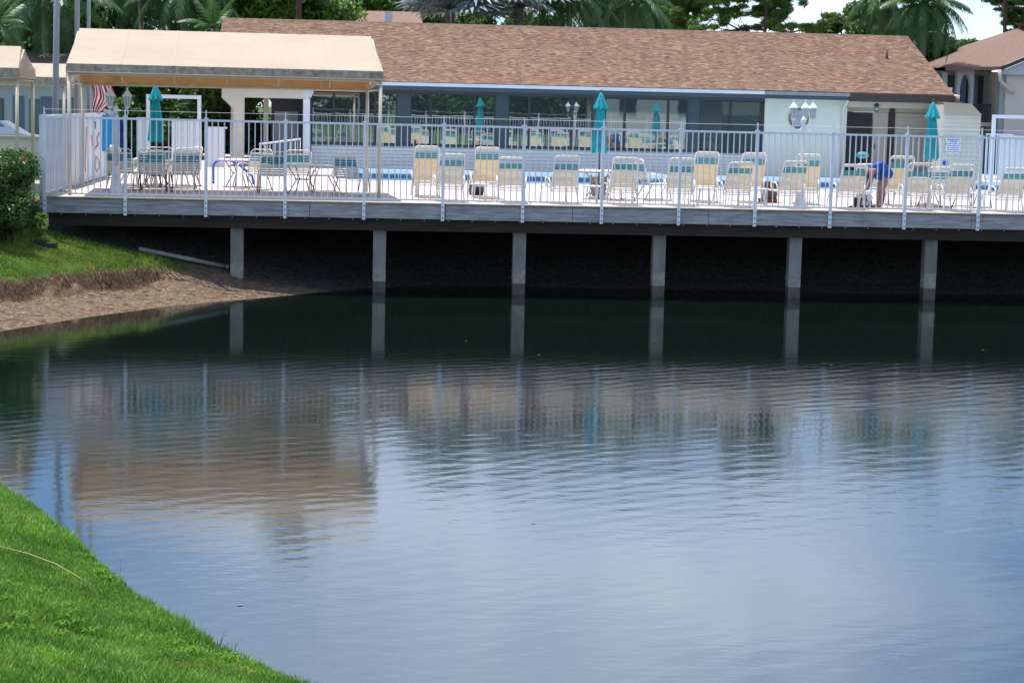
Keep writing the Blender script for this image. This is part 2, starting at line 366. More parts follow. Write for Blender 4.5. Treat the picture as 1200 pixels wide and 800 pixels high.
# bare earth below the deck, where nothing grows
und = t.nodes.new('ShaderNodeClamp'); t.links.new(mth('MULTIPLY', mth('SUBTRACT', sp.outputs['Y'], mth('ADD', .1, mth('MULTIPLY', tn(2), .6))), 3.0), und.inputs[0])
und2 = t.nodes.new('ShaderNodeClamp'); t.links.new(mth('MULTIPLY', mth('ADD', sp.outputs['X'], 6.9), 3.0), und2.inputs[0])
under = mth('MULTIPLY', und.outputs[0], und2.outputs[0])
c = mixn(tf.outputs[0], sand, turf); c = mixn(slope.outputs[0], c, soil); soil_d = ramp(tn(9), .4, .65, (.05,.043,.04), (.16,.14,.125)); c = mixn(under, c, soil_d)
t.links.new(c, b.inputs['Base Color'])
bp = t.nodes.new('ShaderNodeBump'); bp.inputs['Strength'].default_value = .8; bp.inputs['Distance'].default_value = .05; t.links.new(tn(22), bp.inputs['Height']); t.links.new(bp.outputs[0], b.inputs['Normal'])
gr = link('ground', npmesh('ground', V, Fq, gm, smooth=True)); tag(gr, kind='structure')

# water
wm = bpy.data.materials.new('pond_water'); wm.use_nodes = True; t = wm.node_tree; b = t.nodes['Principled BSDF']
b.inputs['Base Color'].default_value = (.004, .010, .0075, 1); b.inputs['Roughness'].default_value = .055; b.inputs['IOR'].default_value = 2.7
ge = t.nodes.new('ShaderNodeNewGeometry'); sp = t.nodes.new('ShaderNodeSeparateXYZ'); t.links.new(ge.outputs['Position'], sp.inputs[0])
def wnoise(scale, sx, sy, det, rot=0):
    mpn = t.nodes.new('ShaderNodeMapping'); mpn.inputs['Scale'].default_value = (sx, sy, 1); mpn.inputs['Rotation'].default_value = (0,0,rot)
    t.links.new(ge.outputs['Position'], mpn.inputs['Vector'])
    n = t.nodes.new('ShaderNodeTexNoise'); n.inputs['Scale'].default_value = scale; n.inputs['Detail'].default_value = det; n.inputs['Roughness'].default_value = .55
    t.links.new(mpn.outputs[0], n.inputs['Vector']); return n.outputs['Fac']
w3 = wnoise(.13, 1, 1.3, 2)
# long low ripples whose crests bend across the pond
wv = t.nodes.new('ShaderNodeTexWave'); wv.wave_type = 'BANDS'; wv.bands_direction = 'Y'; wv.inputs['Scale'].default_value = .85; wv.inputs['Distortion'].default_value = 9; wv.inputs['Detail'].default_value = 2.5; wv.inputs['Detail Scale'].default_value = .35; wv.inputs['Detail Roughness'].default_value = .6
mpw = t.nodes.new('ShaderNodeMapping'); mpw.inputs['Rotation'].default_value = (0,0,R(-33)); t.links.new(ge.outputs['Position'], mpw.inputs['Vector']); t.links.new(mpw.outputs[0], wv.inputs['Vector'])
w1 = wnoise(1.2, .7, 2.2, 3, R(-36)); w2 = wnoise(12, .8, 1.0, 4, R(10))
patch = t.nodes.new('ShaderNodeMapRange'); t.links.new(w3, patch.inputs[0]); patch.inputs[1].default_value = .38; patch.inputs[2].default_value = .62; patch.inputs[3].default_value = .22; patch.inputs[4].default_value = 1.0
# sheltered water near the deck is calm, then a ruffled belt, then easier water
calm = t.nodes.new('ShaderNodeMapRange'); calm.interpolation_type = 'SMOOTHSTEP'; t.links.new(sp.outputs['Y'], calm.inputs[0])
calm.inputs[1].default_value = -7.5; calm.inputs[2].default_value = -15.0; calm.inputs[3].default_value = .04; calm.inputs[4].default_value = 1.0
easy = t.nodes.new('ShaderNodeMapRange'); easy.interpolation_type = 'SMOOTHSTEP'; t.links.new(sp.outputs['Y'], easy.inputs[0])
easy.inputs[1].default_value = -16; easy.inputs[2].default_value = -25; easy.inputs[3].default_value = 1; easy.inputs[4].default_value = .45
amp = mth('MULTIPLY', mth('MULTIPLY', patch.outputs[0], calm.outputs[0]), easy.outputs[0])
hh = mth('ADD', mth('ADD', mth('MULTIPLY', w1, .115), mth('MULTIPLY', w2, .033)), mth('MULTIPLY', wv.outputs['Fac'], .020))
hh = mth('MULTIPLY', hh, amp)
bp = t.nodes.new('ShaderNodeBump'); bp.inputs['Strength'].default_value = 1; bp.inputs['Distance'].default_value = .085
t.links.new(hh, bp.inputs['Height']); t.links.new(bp.outputs[0], b.inputs['Normal'])
mb = MB(); mb.quad((-40,-60,WZ),(90,-60,WZ),(90,12,WZ),(-40,12,WZ)); tag(mb.build('pond_water', wm), kind='structure')

# grass blades
def blades(name, X, Y, hmin, hmax, wd, mname, kind_label):
    n = len(X); Z = ground(X, Y); a = np.random.rand(n)*2*np.pi; h = (hmin+(hmax-hmin)*np.random.rand(n)**1.6)*(.55+.95*vnoise(X,Y,1.7,12))*(.8+.5*vnoise(X,Y,6,13))
    lean = np.random.rand(n)*.75*h; la = np.random.rand(n)*2*np.pi
    dx = np.cos(a)*wd/2; dy = np.sin(a)*wd/2; base = np.stack([X,Y,Z-.01],1); off = np.stack([dx,dy,np.zeros(n)],1)
    lv = np.stack([np.cos(la)*lean, np.sin(la)*lean, np.zeros(n)],1); upv = np.stack([np.zeros(n),np.zeros(n),h],1)
    mid = base+lv*.3+upv*.6; tip = base+lv+upv
    V = np.stack([base-off, base+off, mid+off*.75, mid-off*.75, tip],1).reshape(-1,3)
    k = np.arange(n)[:,None]*5
    Ft = np.concatenate([k+np.array([[0,1,2]]), k+np.array([[0,2,3]]), k+np.array([[3,2,4]])],0)
    c = .62+.75*np.random.rand(n)[:,None]*np.array([[1,1,1]]); patch_ = vnoise(X,Y,.9,21)*.6+vnoise(X,Y,3.1,22)*.4; c *= (.78+.5*vnoise(X,Y,2.6,23))[:,None]; yel = np.random.rand(n) < .05+.5*np.clip((patch_-.66)*4,0,1); c[yel] *= np.array([2.1,1.15,1.6])
    return tag(link(name, npmesh(name, V, Ft, mname, col=np.concatenate([c,c,c],0))), kind='stuff')
def scatter(n, x0, x1, y0, y1, cond):
    X = x0+(x1-x0)*np.random.rand(n); Y = y0+(y1-y0)*np.random.rand(n); d, nr = pond(X, Y); m = cond(X,Y,d,nr); return X[m], Y[m]
X, Y = scatter(560000, -6.8, .9, -38, -20.5, lambda X,Y,d,nr: nr & (d > .0) & (d < 4.6) & (X > -(Y+46)*.19-.6))
blades('grass', X, Y, .030, .082, .011, 'grass_near', '')
X, Y = scatter(150000, -9.5, -3.2, -9, 3.2, lambda X,Y,d,nr: (~nr) & (d > 2.15+(vnoise(X,Y,2.2,1)-.5)*.35) & (Y < .0+(X < -6.9)*3.2) & (X < -3.4+.0*Y) & ~((d < 2.6)&(np.random.rand(len(X)) < .25)))
gz = ground(X, Y); m = gz > -1.62
blades('grass', X[m], Y[m], .03, .085, .014, 'grass_far', '')
X, Y = scatter(40000, -9, -3.4, -9, 1, lambda X,Y,d,nr: (~nr) & (d > 1.95) & (d < 2.35) & (ground(X,Y) > -1.66)); k = np.random.rand(len(X)) < .5
blades('grass', X[k], Y[k]-.04, .06, .17, .013, 'grass_far', '')
# tufts hanging at the cliff lip and the odd taller blade at the near waterline
X, Y = scatter(3500, -4.2, .6, -33.6, -22, lambda X,Y,d,nr: nr & (d > .0) & (d < .22)); X = X[:1100]; Y = Y[:1100]
blades('grass', X, Y, .08, .20, .008, 'grass_near', '')
# broad leaved weeds in the lawn
X, Y = scatter(1100, -6.5, .6, -37, -21.5, lambda X,Y,d,nr: nr & (d > .1) & (d < 4.4) & (X > -(Y+46)*.19-.6) & (vnoise(X,Y,1.3,31) > .5)); wb = MB()
for x, y, zz in zip(X, Y, ground(X, Y)):
    for k in range(5):
        a = k*1.257+x*9; r_ = .035+.02*((x*77)%1); c_, s_ = math.cos(a), math.sin(a); wb.add([(x,y,zz+.04),(x+c_*r_-s_*.014,y+s_*r_+c_*.014,zz+.07),(x+c_*r_*2,y+s_*r_*2,zz+.055),(x+c_*r_+s_*.014,y+s_*r_-c_*.014,zz+.07)],[(0,1,2,3)])
tag(wb.build('lawn_weeds', mat('weed_leaf', (.13,.27,.035), .9, spec=.1, trans=.4)), kind='stuff')
mb = MB(); z = lambda x, y: float(ground(np.array([x]), np.array([y]))[0])
pts = [(-2.9,-28.9),(-2.62,-29.05),(-2.35,-29.3),(-2.12,-29.62),(-1.95,-29.8)]
mb.tube([(x, y, z(x,y)+.10+.03*math.sin(i)) for i,(x,y) in enumerate(pts)], [.002,.004,.004,.003,.001], 5)
tag(mb.build('dry_grass_stem', 'straw'), 'long dry straw coloured grass stem lying on the near green bank', 'grass stem')

# roots in the eroded bank and litter on the sand
mb = MB(); rnd = random.Random(3)
for i in range(120):
    x = rnd.uniform(-8.4,-3.7); lo, hi = -9.5, 1.5
    for _ in range(22):
        mid = (lo+hi)/2; d_ = float(pond(np.array([x]), np.array([mid]))[0][0])
        if d_ < 2.12: lo = mid
        else: hi = mid
    y = hi; zt = z(x, y+.05)-rnd.uniform(0,.14); L_ = rnd.uniform(.15,.5); p = [Vector((x, y-.02, zt))]
    dx = rnd.uniform(-.35,.35)
    for k in range(4): p.append(p[-1]+Vector((dx*L_/3+rnd.uniform(-.03,.03), -rnd.uniform(.01,.06), -L_/4)))
    r0 = rnd.uniform(.005,.016); mb.tube(p, [r0, r0, r0*.8, r0*.6, r0*.3], 4)
tag(mb.build('exposed_roots', 'root'), kind='stuff')
mb = MB()
for i in range(420):
    x = rnd.uniform(-8,-1.6); y = rnd.uniform(-9,0); d_ = float(pond(np.array([x]), np.array([y]))[0][0])
    if not (.1 < d_ < 1.9): continue
    a = rnd.uniform(0,3.14); l = rnd.uniform(.03,.16); zz = z(x,y)+.008
    mb.tube([(x-l*math.cos(a),y-l*math.sin(a)*.6,zz),(x,y,zz+.012),(x+l*math.cos(a+.4),y+l*math.sin(a+.4)*.6,zz)], rnd.uniform(.004,.010), 4)
tag(mb.build('sand_litter', 'root'), kind='stuff')
mb = MB()
for i in range(16):
    x = rnd.uniform(-4,14); y = rnd.uniform(-30,-3); a = rnd.uniform(-.3,.3); l = rnd.uniform(.01,.03)
    mb.quad((x-l,y-.012,WZ+.006),(x+l,y-.02,WZ+.006),(x+l*.9,y+.02,WZ+.006),(x-l,y+.012,WZ+.006))
tag(mb.build('floating_bits', 'foam'), kind='stuff')

# ---------------------------------------------------------------- deck
DX0, DX1, WY = -6.68, 27.0, 25.5
PX0, PX1, PY0, PY1 = 0.3, 25.2, 13.1, 23.3
deck = bpy.data.objects.new('pool_deck', None); COL.objects.link(deck); tag(deck, kind='structure')
mb = MB()
def slab(x0,x1,y0,y1,z0=-.12,z1=0): mb.box((x0,y0,z0),(x1,y1,z1))
slab(DX0,DX1,.26,PY0); slab(DX0,PX0,PY0,PY1); slab(PX1,DX1,PY0,PY1); slab(DX0,DX1,PY1,60)
mb.build('deck_surface', 'deck_top', deck)
xs = [DX0, -3.05, -.62, 2.55, 5.55, 8.8, 11.75, 15.2, 18.4, 21.5, 24.5, DX1]
for i in range(len(xs)-1):
    dz = random.uniform(-.006,.006)
    MB().box((xs[i]+.006, .0+random.uniform(-.004,.004), -.365+dz),(xs[i+1]-.006, .055, -.035+dz)).build('fascia_board','wood_grey',deck)
    MB().box((xs[i]+.004, -.03, -.03),(xs[i+1]-.004, .255, .004)).build('edge_plank','deck_edge',deck)
MB().box((DX0,.06,-.36),(DX0+.05,10,-.03)).build('fascia_board','wood_grey',deck)
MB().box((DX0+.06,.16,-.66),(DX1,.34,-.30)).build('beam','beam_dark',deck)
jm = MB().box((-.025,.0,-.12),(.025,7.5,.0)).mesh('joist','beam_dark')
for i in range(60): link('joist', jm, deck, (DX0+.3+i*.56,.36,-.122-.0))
for i in range(60): 
    if i == 0: bm_ = MB().tube([(0,-.02,0),(0,.1,0)], .012, 6).mesh('bolt','fence_white')
    link('bolt', bm_, deck, (DX0+.35+i*.56,.155,-.405))
for i, px in enumerate((-2.31,1.03,4.35,7.71,11.02,14.36,17.7,21.0,24.3)):
    m_ = MB(); zb = -3.4; w_ = .15
    jt = random.uniform(-.05,.05); z1_ = -1.52+jt; z2_ = -1.86+jt*.5
    m_.box((px-w_,.36,z1_),(px+w_,.66,-.36)); m_.box((px-w_+.001,.361,z2_),(px+w_-.001,.659,z1_),2); m_.box((px-w_+.003,.363,zb),(px+w_-.003,.657,z2_),1)
    m_.build('piling',['concrete','stain','bleached'],deck)
# pool shell
m_ = MB(); zf = -.78
m_.quad((PX0,PY0,zf),(PX1,PY0,zf),(PX1,PY1,zf),(PX0,PY1,zf))
for a, b_ in (((PX0,PY0),(PX1,PY0)),((PX1,PY0),(PX1,PY1)),((PX1,PY1),(PX0,PY1)),((PX0,PY1),(PX0,PY0))):
    m_.quad((*a,zf),(*b_,zf),(*b_,-.12),(*a,-.12))
m_.build('pool_shell','pool_white',deck)
for (x0,y0,x1,y1) in ((PX0-.25,PY0-.25,PX1+.25,PY0+.02),(PX0-.25,PY1-.02,PX1+.25,PY1+.25),(PX0-.25,PY0+.02,PX0+.02,PY1-.02),(PX1-.02,PY0+.02,PX1+.25,PY1-.02)):
    MB().box((x0,y0,-.11),(x1,y1,.03)).build('pool_coping','pool_white',deck)
tm = MB().box((0,0,0),(.285,.012,.15)).mesh('pool_tile','tile_blue')
i = 0; x = PX0+.3
while x < PX1-.4:
    link('pool_tile', tm, deck, (x, PY1-.016, -.285)); x += .315
pw = mat('pool_water', (.55,.68,.74), .04); pw.node_tree.nodes['Principled BSDF'].inputs['Base Color'].default_value = (.42,.60,.70,1)
tag(MB().quad((PX0,PY0,-.34),(PX1,PY0,-.34),(PX1,PY1,-.34),(PX0,PY1,-.34)).build('pool_water', pw, None), kind='structure')

# ---------------------------------------------------------------- the railing along the deck edge
fence = thing('pool_fence', (0,0,0), 'long white metal picket fence along the front edge of the pool deck', 'fence')
PXS = [-6.68,-4.85,-3.01,-1.19,.64,2.48,4.36,6.23,8.07,9.90,11.72,13.53,15.34,17.17,19.0,20.83,22.66,24.49,26.3]
pm = MB(); pm.box((-.036,-.075,-.40),(.036,-.012,1.86)); pm.box((-.014,-.056,1.86),(.014,-.03,2.05)); pm.box((-.05,-.085,1.84),(.05,-.002,1.875))
for zz in (-.08,-.20,-.33): pm.box((-.014,-.082,zz-.014),(.014,-.07,zz+.014),1)
pmm = pm.mesh('post',['fence_white','rust'])
for x in PXS: link('post', pmm, fence, (x,0,0))
pk = MB().box((-.0115,-.055,.10),(.0115,-.032,1.80)).mesh('picket','fence_white')
for a, b_ in zip(PXS[:-1], PXS[1:]):
    MB().box((a+.03,-.066,1.795),(b_-.03,-.020,1.842)).build('top_rail','fence_white',fence)
    MB().box((a+.037,-.062,.068),(b_-.037,-.025,.10)).build('bottom_rail','fence_white',fence)
    for k in range(1,13): link('picket', pk, fence, (a+(b_-a)*k/13+random.uniform(-.003,.003),0,0))
MB().tube([(PXS[0],-.043,2.0),(PXS[-1],-.043,2.0)],.0035,4).build('wire','fence_white',fence)
side = thing('side_fence', (DX0-.02,0,0), 'short return of the white picket fence at the left deck corner', 'fence')
for y in (1.5,3.0): MB().box((-.03,y-.03,-.3),(.03,y+.03,1.86)).build('post','fence_white',side)
MB().box((-.02,0,1.80),(.02,3.0,1.84)).build('top_rail','fence_white',side); MB().box((-.02,0,.07),(.02,3.0,.10)).build('bottom_rail','fence_white',side)
pk2 = MB().box((-.0115,-.0115,.10),(.0115,.0115,1.80)).mesh('picket','fence_white')
for k in range(1,20): 
    if k != 10: link('picket', pk2, side, (0,k*.15,0))

# white privacy wall down the left side, in vinyl boards
pw_ = thing('privacy_wall', (-6.78,.25,0), 'tall white vinyl privacy wall with faded coral drawings, left side of the deck', 'wall')
y = .05; bd = MB().box((-.02,.004,.04),(.02,.286,1.80)).mesh('board','vinyl')
while y < 12.0:
    if not 3.05 < y < 3.75: link('board', bd, pw_, (0,y,0))
    y += .29
for yy in (0,3.1,3.85,6.6,9.3,12.1): MB().box((-.05,yy-.06,-.3),(.05,yy+.06,1.86)).build('post','vinyl',pw_)
for a, b_ in ((.06,3.04),(3.91,12.04)):
    for zz in (.02,1.80): MB().box((-.035,a,zz),(.035,b_,zz+.06)).build('rail','vinyl',pw_)
def doodle(pts, r, m): MB().tube([(.026,)+p for p in pts], r, 5).build('drawing', m, pw_)
doodle([(9.0,1.25),(9.2,1.0),(9.7,.85),(10.4,.95),(10.2,1.15),(10.8,1.3)], .03, 'coral')
doodle([(7.9,1.5),(7.8,1.0),(7.6,.55),(7.7,.3)], .022, 'coral')
doodle([(10.0,.65),(10.6,.55),(10.8,.3),(10.2,.22),(9.8,.35),(10.0,.65)], .028, 'orange')
doodle([(9.3,1.6),(9.9,1.62),(9.8,1.42),(9.3,1.45),(9.3,1.6)], .03, 'pole_grey')

# ---------------------------------------------------------------- main clubhouse
club = thing('clubhouse', (9,WY,0), 'long single storey clubhouse with brown shingle roof and a row of dark windows', 'building')
CO = Vector((9,WY,0))
def cb(name, m, a, b_, parent=None): return MB().box([a[0]-9,a[1]-WY,a[2]],[b_[0]-9,b_[1]-WY,b_[2]]).build(name, m, parent or club)
# lap siding below the windows, stepped boards
def siding(x0, x1, z0, z1, y, m, name='siding', step=.125, parent=None, ox=9, oy=WY):
    s_ = MB(); zz = z0
    while zz < z1-.01:
        t_ = min(zz+step, z1); gz_ = zz+(.012 if zz > z0 else 0); s_.add([(x0-ox,y-.036-oy,gz_),(x1-ox,y-.036-oy,gz_),(x1-ox,y-.006-oy,t_),(x0-ox,y-.006-oy,t_),(x0-ox,y+.05-oy,gz_),(x1-ox,y+.05-oy,gz_)],[(0,1,2,3),(4,5,1,0)]); zz = t_
    s_.quad((x0-ox,y+.04-oy,z0),(x1-ox,y+.04-oy,z0),(x1-ox,y+.04-oy,z1),(x0-ox,y+.04-oy,z1))
    s_.quad((x0-ox,y-oy,z1),(x1-ox,y-oy,z1),(x1-ox,y+.08-oy,z1),(x0-ox,y+.08-oy,z1))
    return s_.build(name, m, parent or club)
siding(-.93, 15.6, 0, .80, WY, 'siding')
cb('sill', 'slate', (-.93,WY-.05,.802),(15.6,WY+.15,.86))
cb('header', 'slate', (-.93,WY,2.72),(15.62,WY+.2,3.12))
groups = [(-.93,[-.93,-.13,1.37,2.14]), (2.62,[2.62,3.36,4.95,5.72]), (6.18,[6.18,6.95,8.52,9.27]), (9.72,[9.72,10.45,12.05,12.78])]
prev = None
for g0, e in groups:
    if prev is not None: cb('wall_pier','slate',(prev+.002,WY-.012,.862),(e[0]-.002,WY+.18,2.718))
    prev = e[-1]
    for a, b_ in zip(e[:-1], e[1:]):
        w_ = bpy.data.objects.new('window', None); COL.objects.link(w_); w_.parent = club; w_.location = (a-9, 0, .862)
        W_ = b_-a; H_ = 1.856; fr = MB(); q = .045
        fr.box((0,0,0),(q,.10,H_)); fr.box((W_-q,0,0),(W_,.10,H_)); fr.box((q,0,0),(W_-q,.10,q)); fr.box((q,0,H_-q),(W_-q,.10,H_))
        fr.build('frame','slate_frame',w_); MB().box((q,.045,q),(W_-q,.055,H_-q)).build('pane','glass',w_)
cb('wall_pier','slate',(12.782,WY-.012,.862),(13.20,WY+.18,2.718))
for a, b_ in ((13.2,14.36),(14.36,15.5)):
    w_ = bpy.data.objects.new('window', None); COL.objects.link(w_); w_.parent = club; w_.location = (a-9,0,.862); W_ = b_-a; H_ = 1.856; fr = MB(); q = .05
    w_['label'] = 'black screened window with swagged curtain'
    fr.box((0,0,0),(q,.10,H_)); fr.box((W_-q,0,0),(W_,.10,H_)); fr.box((q,0,0),(W_-q,.10,q)); fr.box((q,0,H_-q),(W_-q,.10,H_)); fr.build('frame','slate_frame',w_)
    MB().box((q,.03,q),(W_-q,.036,H_-q)).build('pane','glass_dark',w_)
    cm = MB(); n_ = 14; pa = []; pb = []
    for i in range(n_+1):
        u = i/n_; sag = .34*(1-(2*u-1)**2)*(.8 if a < 14 else 1); pa.append((q+u*(W_-2*q), .09+.02*math.sin(i*2.1), H_-.06)); pb.append((q+u*(W_-2*q), .08+.02*math.sin(i*2.1+1), H_-.10-sag*(.5 if u > .5 else .9)))
    cm.strip(pa, pb); cm.build('curtain','curtain',w_)
cb('wall_pier','slate_frame',(15.5,WY-.02,.862),(15.62,WY+.18,2.718))
cb('wall_end','slate',(-1.0,WY-.02,0),(-.932,WY+6,3.1))
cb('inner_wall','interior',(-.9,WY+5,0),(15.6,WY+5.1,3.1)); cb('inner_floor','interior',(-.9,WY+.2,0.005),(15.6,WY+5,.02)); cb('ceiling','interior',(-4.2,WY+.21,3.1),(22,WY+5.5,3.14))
cb('mint_wall','mint',(15.62,WY-.06,0),(18.70,WY+5,3.02))
# recess with the dark doorway on the right
RY = WY+.9
cb('recess_wall','cream',(18.702,RY,2.42),(22.35,RY+.2,3.0))
cb('header_beam','cream',(18.702,WY-.10,2.58),(22.35,WY+.10,2.90))
d_ = cb('screen_door','brown_dark',(18.75,RY-.03,0),(19.93,RY+.02,2.41)); 
for zz in (0.04,1.15,2.33): MB().box((18.78-9,RY-.05-WY,zz),(19.90-9,RY-.032-WY,zz+.06)).build('rail','slate_frame',d_)
for xx in (18.78,19.84): MB().box((xx-9,RY-.05-WY,.1),(xx+.06-9,RY-.032-WY,2.33)).build('stile','slate_frame',d_)
d_ = cb('door','cream',(19.95,RY-.02,0),(20.52,RY+.03,2.41)); d_['label'] = 'beige door with a dark handle'
MB().tube([(20.02-9,RY-.07-WY,1.05),(20.02-9,RY-.07-WY,1.25)],.02,6).build('handle','pole_dark',d_)
cb('brown_post','brown_fascia',(20.56,RY-.06,0),(20.76,RY+.1,2.58))
siding(20.8,22.35,0,2.41,RY,'siding_cream',step=.15)
cb('wall_end','cream',(22.351,WY-.1,0),(22.45,WY+9,3.0))
# downspout on the mint wall corner
m_ = MB(); m_.tube([(p[0]-9,p[1]-WY,p[2]) for p in ((18.60,WY-.62,2.96),(18.60,WY-.5,2.80),(18.55,WY-.12,2.55),(18.55,WY-.12,.1))],.045,8); m_.build('downspout','mint',club)
# gutter and fascia
EY, EZ = WY-.85, 3.02
cb('gutter','gutter',(-4.3,EY-.11,EZ-.055),(15.4,EY,EZ+.065)); cb('gutter','gutter_grey',(15.404,EY-.11,EZ-.06),(18.55,EY,EZ+.06))
cb('fascia','slate',(-4.3,EY+.002,EZ-.20),(18.55,EY+.05,EZ+.03)); cb('fascia','brown_fascia',(18.552,EY-.05,EZ-.23),(22.5,EY+.05,EZ+.05))
cb('soffit','slate_frame',(-4.3,EY+.052,EZ-.12),(22.45,WY+.5,EZ-.09))
# roof
RIY, RIZ = 30.9, 5.42; rx0, rx1 = -4.42, 22.45
roof = MB(); e0 = (EY-.04, EZ+.08)
for (ya,za,yb,zb) in ((e0[0],e0[1],RIY,RIZ),(RIY,RIZ,2*RIY-e0[0],e0[1])):
    roof.add([(rx0-9,ya-WY,za),(rx1-9,ya-WY,za),(rx1-9,yb-WY,zb),(rx0-9,yb-WY,zb),(rx0-9,ya-WY,za-.05),(rx1-9,ya-WY,za-.05),(rx1-9,yb-WY,zb-.12),(rx0-9,yb-WY,zb-.12)],
      [(0,1,2,3),(7,6,5,4),(0,4,5,1),(1,5,6,2),(3,2,6,7),(0,3,7,4)])
roofo = roof.build('roof','roof_base',club)
def shingles(x0, x1, y0, z0, y1, z1, ox, oy, parent, tabw=.165, course=.105, seed=1, extra=None):
    rs = np.random.RandomState(seed); L_ = math.hypot(y1-y0, z1-z0); n = int(L_/course); sy, sz = (y1-y0)/L_, (z1-z0)/L_; nyv, nzv = -sz, sy
    V = []; Fs = []; C = []
    for r_ in range(n+1):
        s0 = r_*course; s1 = min(s0+course*1.05, L_); off = rs.rand()*tabw; x = x0-off
        while x < x1:
            w_ = tabw*(.75+.5*rs.rand()); a, b_ = max(x, x0), min(x+w_-.006, x1); x += w_
            if b_-a < .03: continue
            if extra and not extra((a+b_)/2, s0/L_): continue
            t_ = .020+.012*rs.rand(); d0 = s0-.01*rs.rand(); o = len(V)
            for (xx, s_, h_) in ((a,d0,t_),(b_,d0,t_),(b_,s1,.006),(a,s1,.006),(a,d0,0),(b_,d0,0)):
                V.append((xx-ox, y0+sy*s_+nyv*h_-oy, z0+sz*s_+nzv*h_))
            Fs += [(o,o+1,o+2,o+3),(o+4,o+5,o+1,o)]
            q = rs.rand(); base = np.array([.37,.225,.160])
            if q < .30: base = np.array([.28,.165,.125])
            elif q > .72: base = np.array([.48,.33,.225])
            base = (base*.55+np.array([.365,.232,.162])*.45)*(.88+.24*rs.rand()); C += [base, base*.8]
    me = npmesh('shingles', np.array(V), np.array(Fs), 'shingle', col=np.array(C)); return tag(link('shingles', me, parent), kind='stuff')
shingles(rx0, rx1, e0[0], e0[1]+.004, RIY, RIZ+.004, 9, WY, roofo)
m_ = MB(); x = rx0; 
while x < rx1-.01:
    b_ = min(x+.32, rx1); m_.add([(x-9,RIY-.16-WY,RIZ-.045),(b_-9,RIY-.16-WY,RIZ-.055),(b_-9,RIY-WY,RIZ+.03),(x-9,RIY-WY,RIZ+.042),(b_-9,RIY+.16-WY,RIZ-.055),(x-9,RIY+.16-WY,RIZ-.045)],[(0,1,2,3),(3,2,4,5)]); x = b_-.02 if b_ < rx1 else rx1
m_.build('ridge_cap','roof_base',roofo)
for px in (at(1037,80,28.5),):
    m_ = MB(); m_.tube([(px.x-9,28.3-WY,4.3),(px.x-9,28.3-WY,4.78)],.045,8); m_.build('vent_pipe','brown_fascia',roofo)
# gable end wall above the recess and side lean-to roof
m_ = MB(); m_.add([(22.40-9,e0[0]+.3-WY,3.0),(22.40-9,2*RIY-e0[0]-.3-WY,3.0),(22.40-9,RIY-WY,RIZ-.12)],[(0,1,2)]); m_.build('gable','cream',club)
m_ = MB(); m_.add([(22.46-9,26.0-WY,3.45),(23.3-9,26.0-WY,2.75),(23.3-9,33-WY,2.75),(22.46-9,33-WY,3.75),(22.46-9,26.0-WY,2.7),(23.3-9,26.0-WY,2.65)],[(0,1,2,3),(4,5,1,0)])
m_.build('side_roof',mat('side_shingle',(.30,.19,.14),.95,var=.45,vscale=9,stretch=(1,3,5)),club)
# breezeway at the left end
cb('beam','cream',(-4.1,WY-.62,2.42),(-1.0,WY-.36,2.96)); cb('column','cream',(-3.68,WY-.60,0),(-3.30,WY-.38,2.418))
m_ = MB(); m_.add([(-4.12-9,-.60,2.42),(-3.68-9,-.60,2.42),(-3.68-9,-.60,2.0),(-4.12-9,-.38,2.42),(-3.68-9,-.38,2.42),(-3.68-9,-.38,2.0)],[(0,1,2),(5,4,3),(0,2,5,3)]); m_.build('bracket','cream',club)
m_ = MB(); m_.box((-1.22-9,-.60,0),(-.98-9,-.40,2.42)); m_.build('column','white_paint',club)
m_ = MB(); m_.lathe([(.13,2.45),(.24,2.62),(.24,2.74)],4,c=(-1.10-9,-.50,0),smooth=False); m_.build('capital','white_paint',club)
cb('back_wall','slate_frame',(-2.42,WY+1.6,0),(-1.0,WY+1.7,3.0)); cb('door','gutter_grey',(-2.30,WY+1.52,0),(-1.45,WY+1.59,1.95))['label'] = 'grey door in the shaded breezeway'
cb('column','cream',(-2.70,WY+1.5,0),(-2.52,WY+1.7,3.0))
cb('column','siding_cream',(-4.05,WY+4.6,0),(-3.80,WY+4.85,3.0))

# wall light and round ornament
w_ = thing('wall_lamp', tuple(at(1027,131,WY-.12)), 'small dark wall lantern under the cream beam beside the dark doorway', 'lamp')
MB().lathe([(.05,.0),(.08,.03),(.08,.20),(.10,.22),(.03,.30)],10).build('housing','brown_fascia',w_); MB().lathe([(.086,.05),(.086,.18)],10).build('lens','lantern_glass',w_)
p = at(936,139,WY-.10); o_ = thing('round_ornament', tuple(p), 'round brown rimmed ornament on the mint green wall', 'ornament')
m_ = MB(); ring = [(.34*math.cos(a*math.pi/16),0,.34*math.sin(a*math.pi/16)) for a in range(33)]; m_.tube(ring,.035,8,cap=False); m_.build('rim','brass',o_)
m_ = MB(); m_.add([(0,.02,0)]+[(.32*math.cos(a*math.pi/16),.02,.32*math.sin(a*math.pi/16)) for a in range(32)],[(0,1+a,1+(a+1)%32) for a in range(32)]); m_.build('face','lantern_glass',o_)
for k in range(8):
    a = k*math.pi/4; MB().tube([(.05*math.cos(a),0,.05*math.sin(a)),(.31*math.cos(a),0,.31*math.sin(a))],.008,4).build('spoke','white_paint',o_)

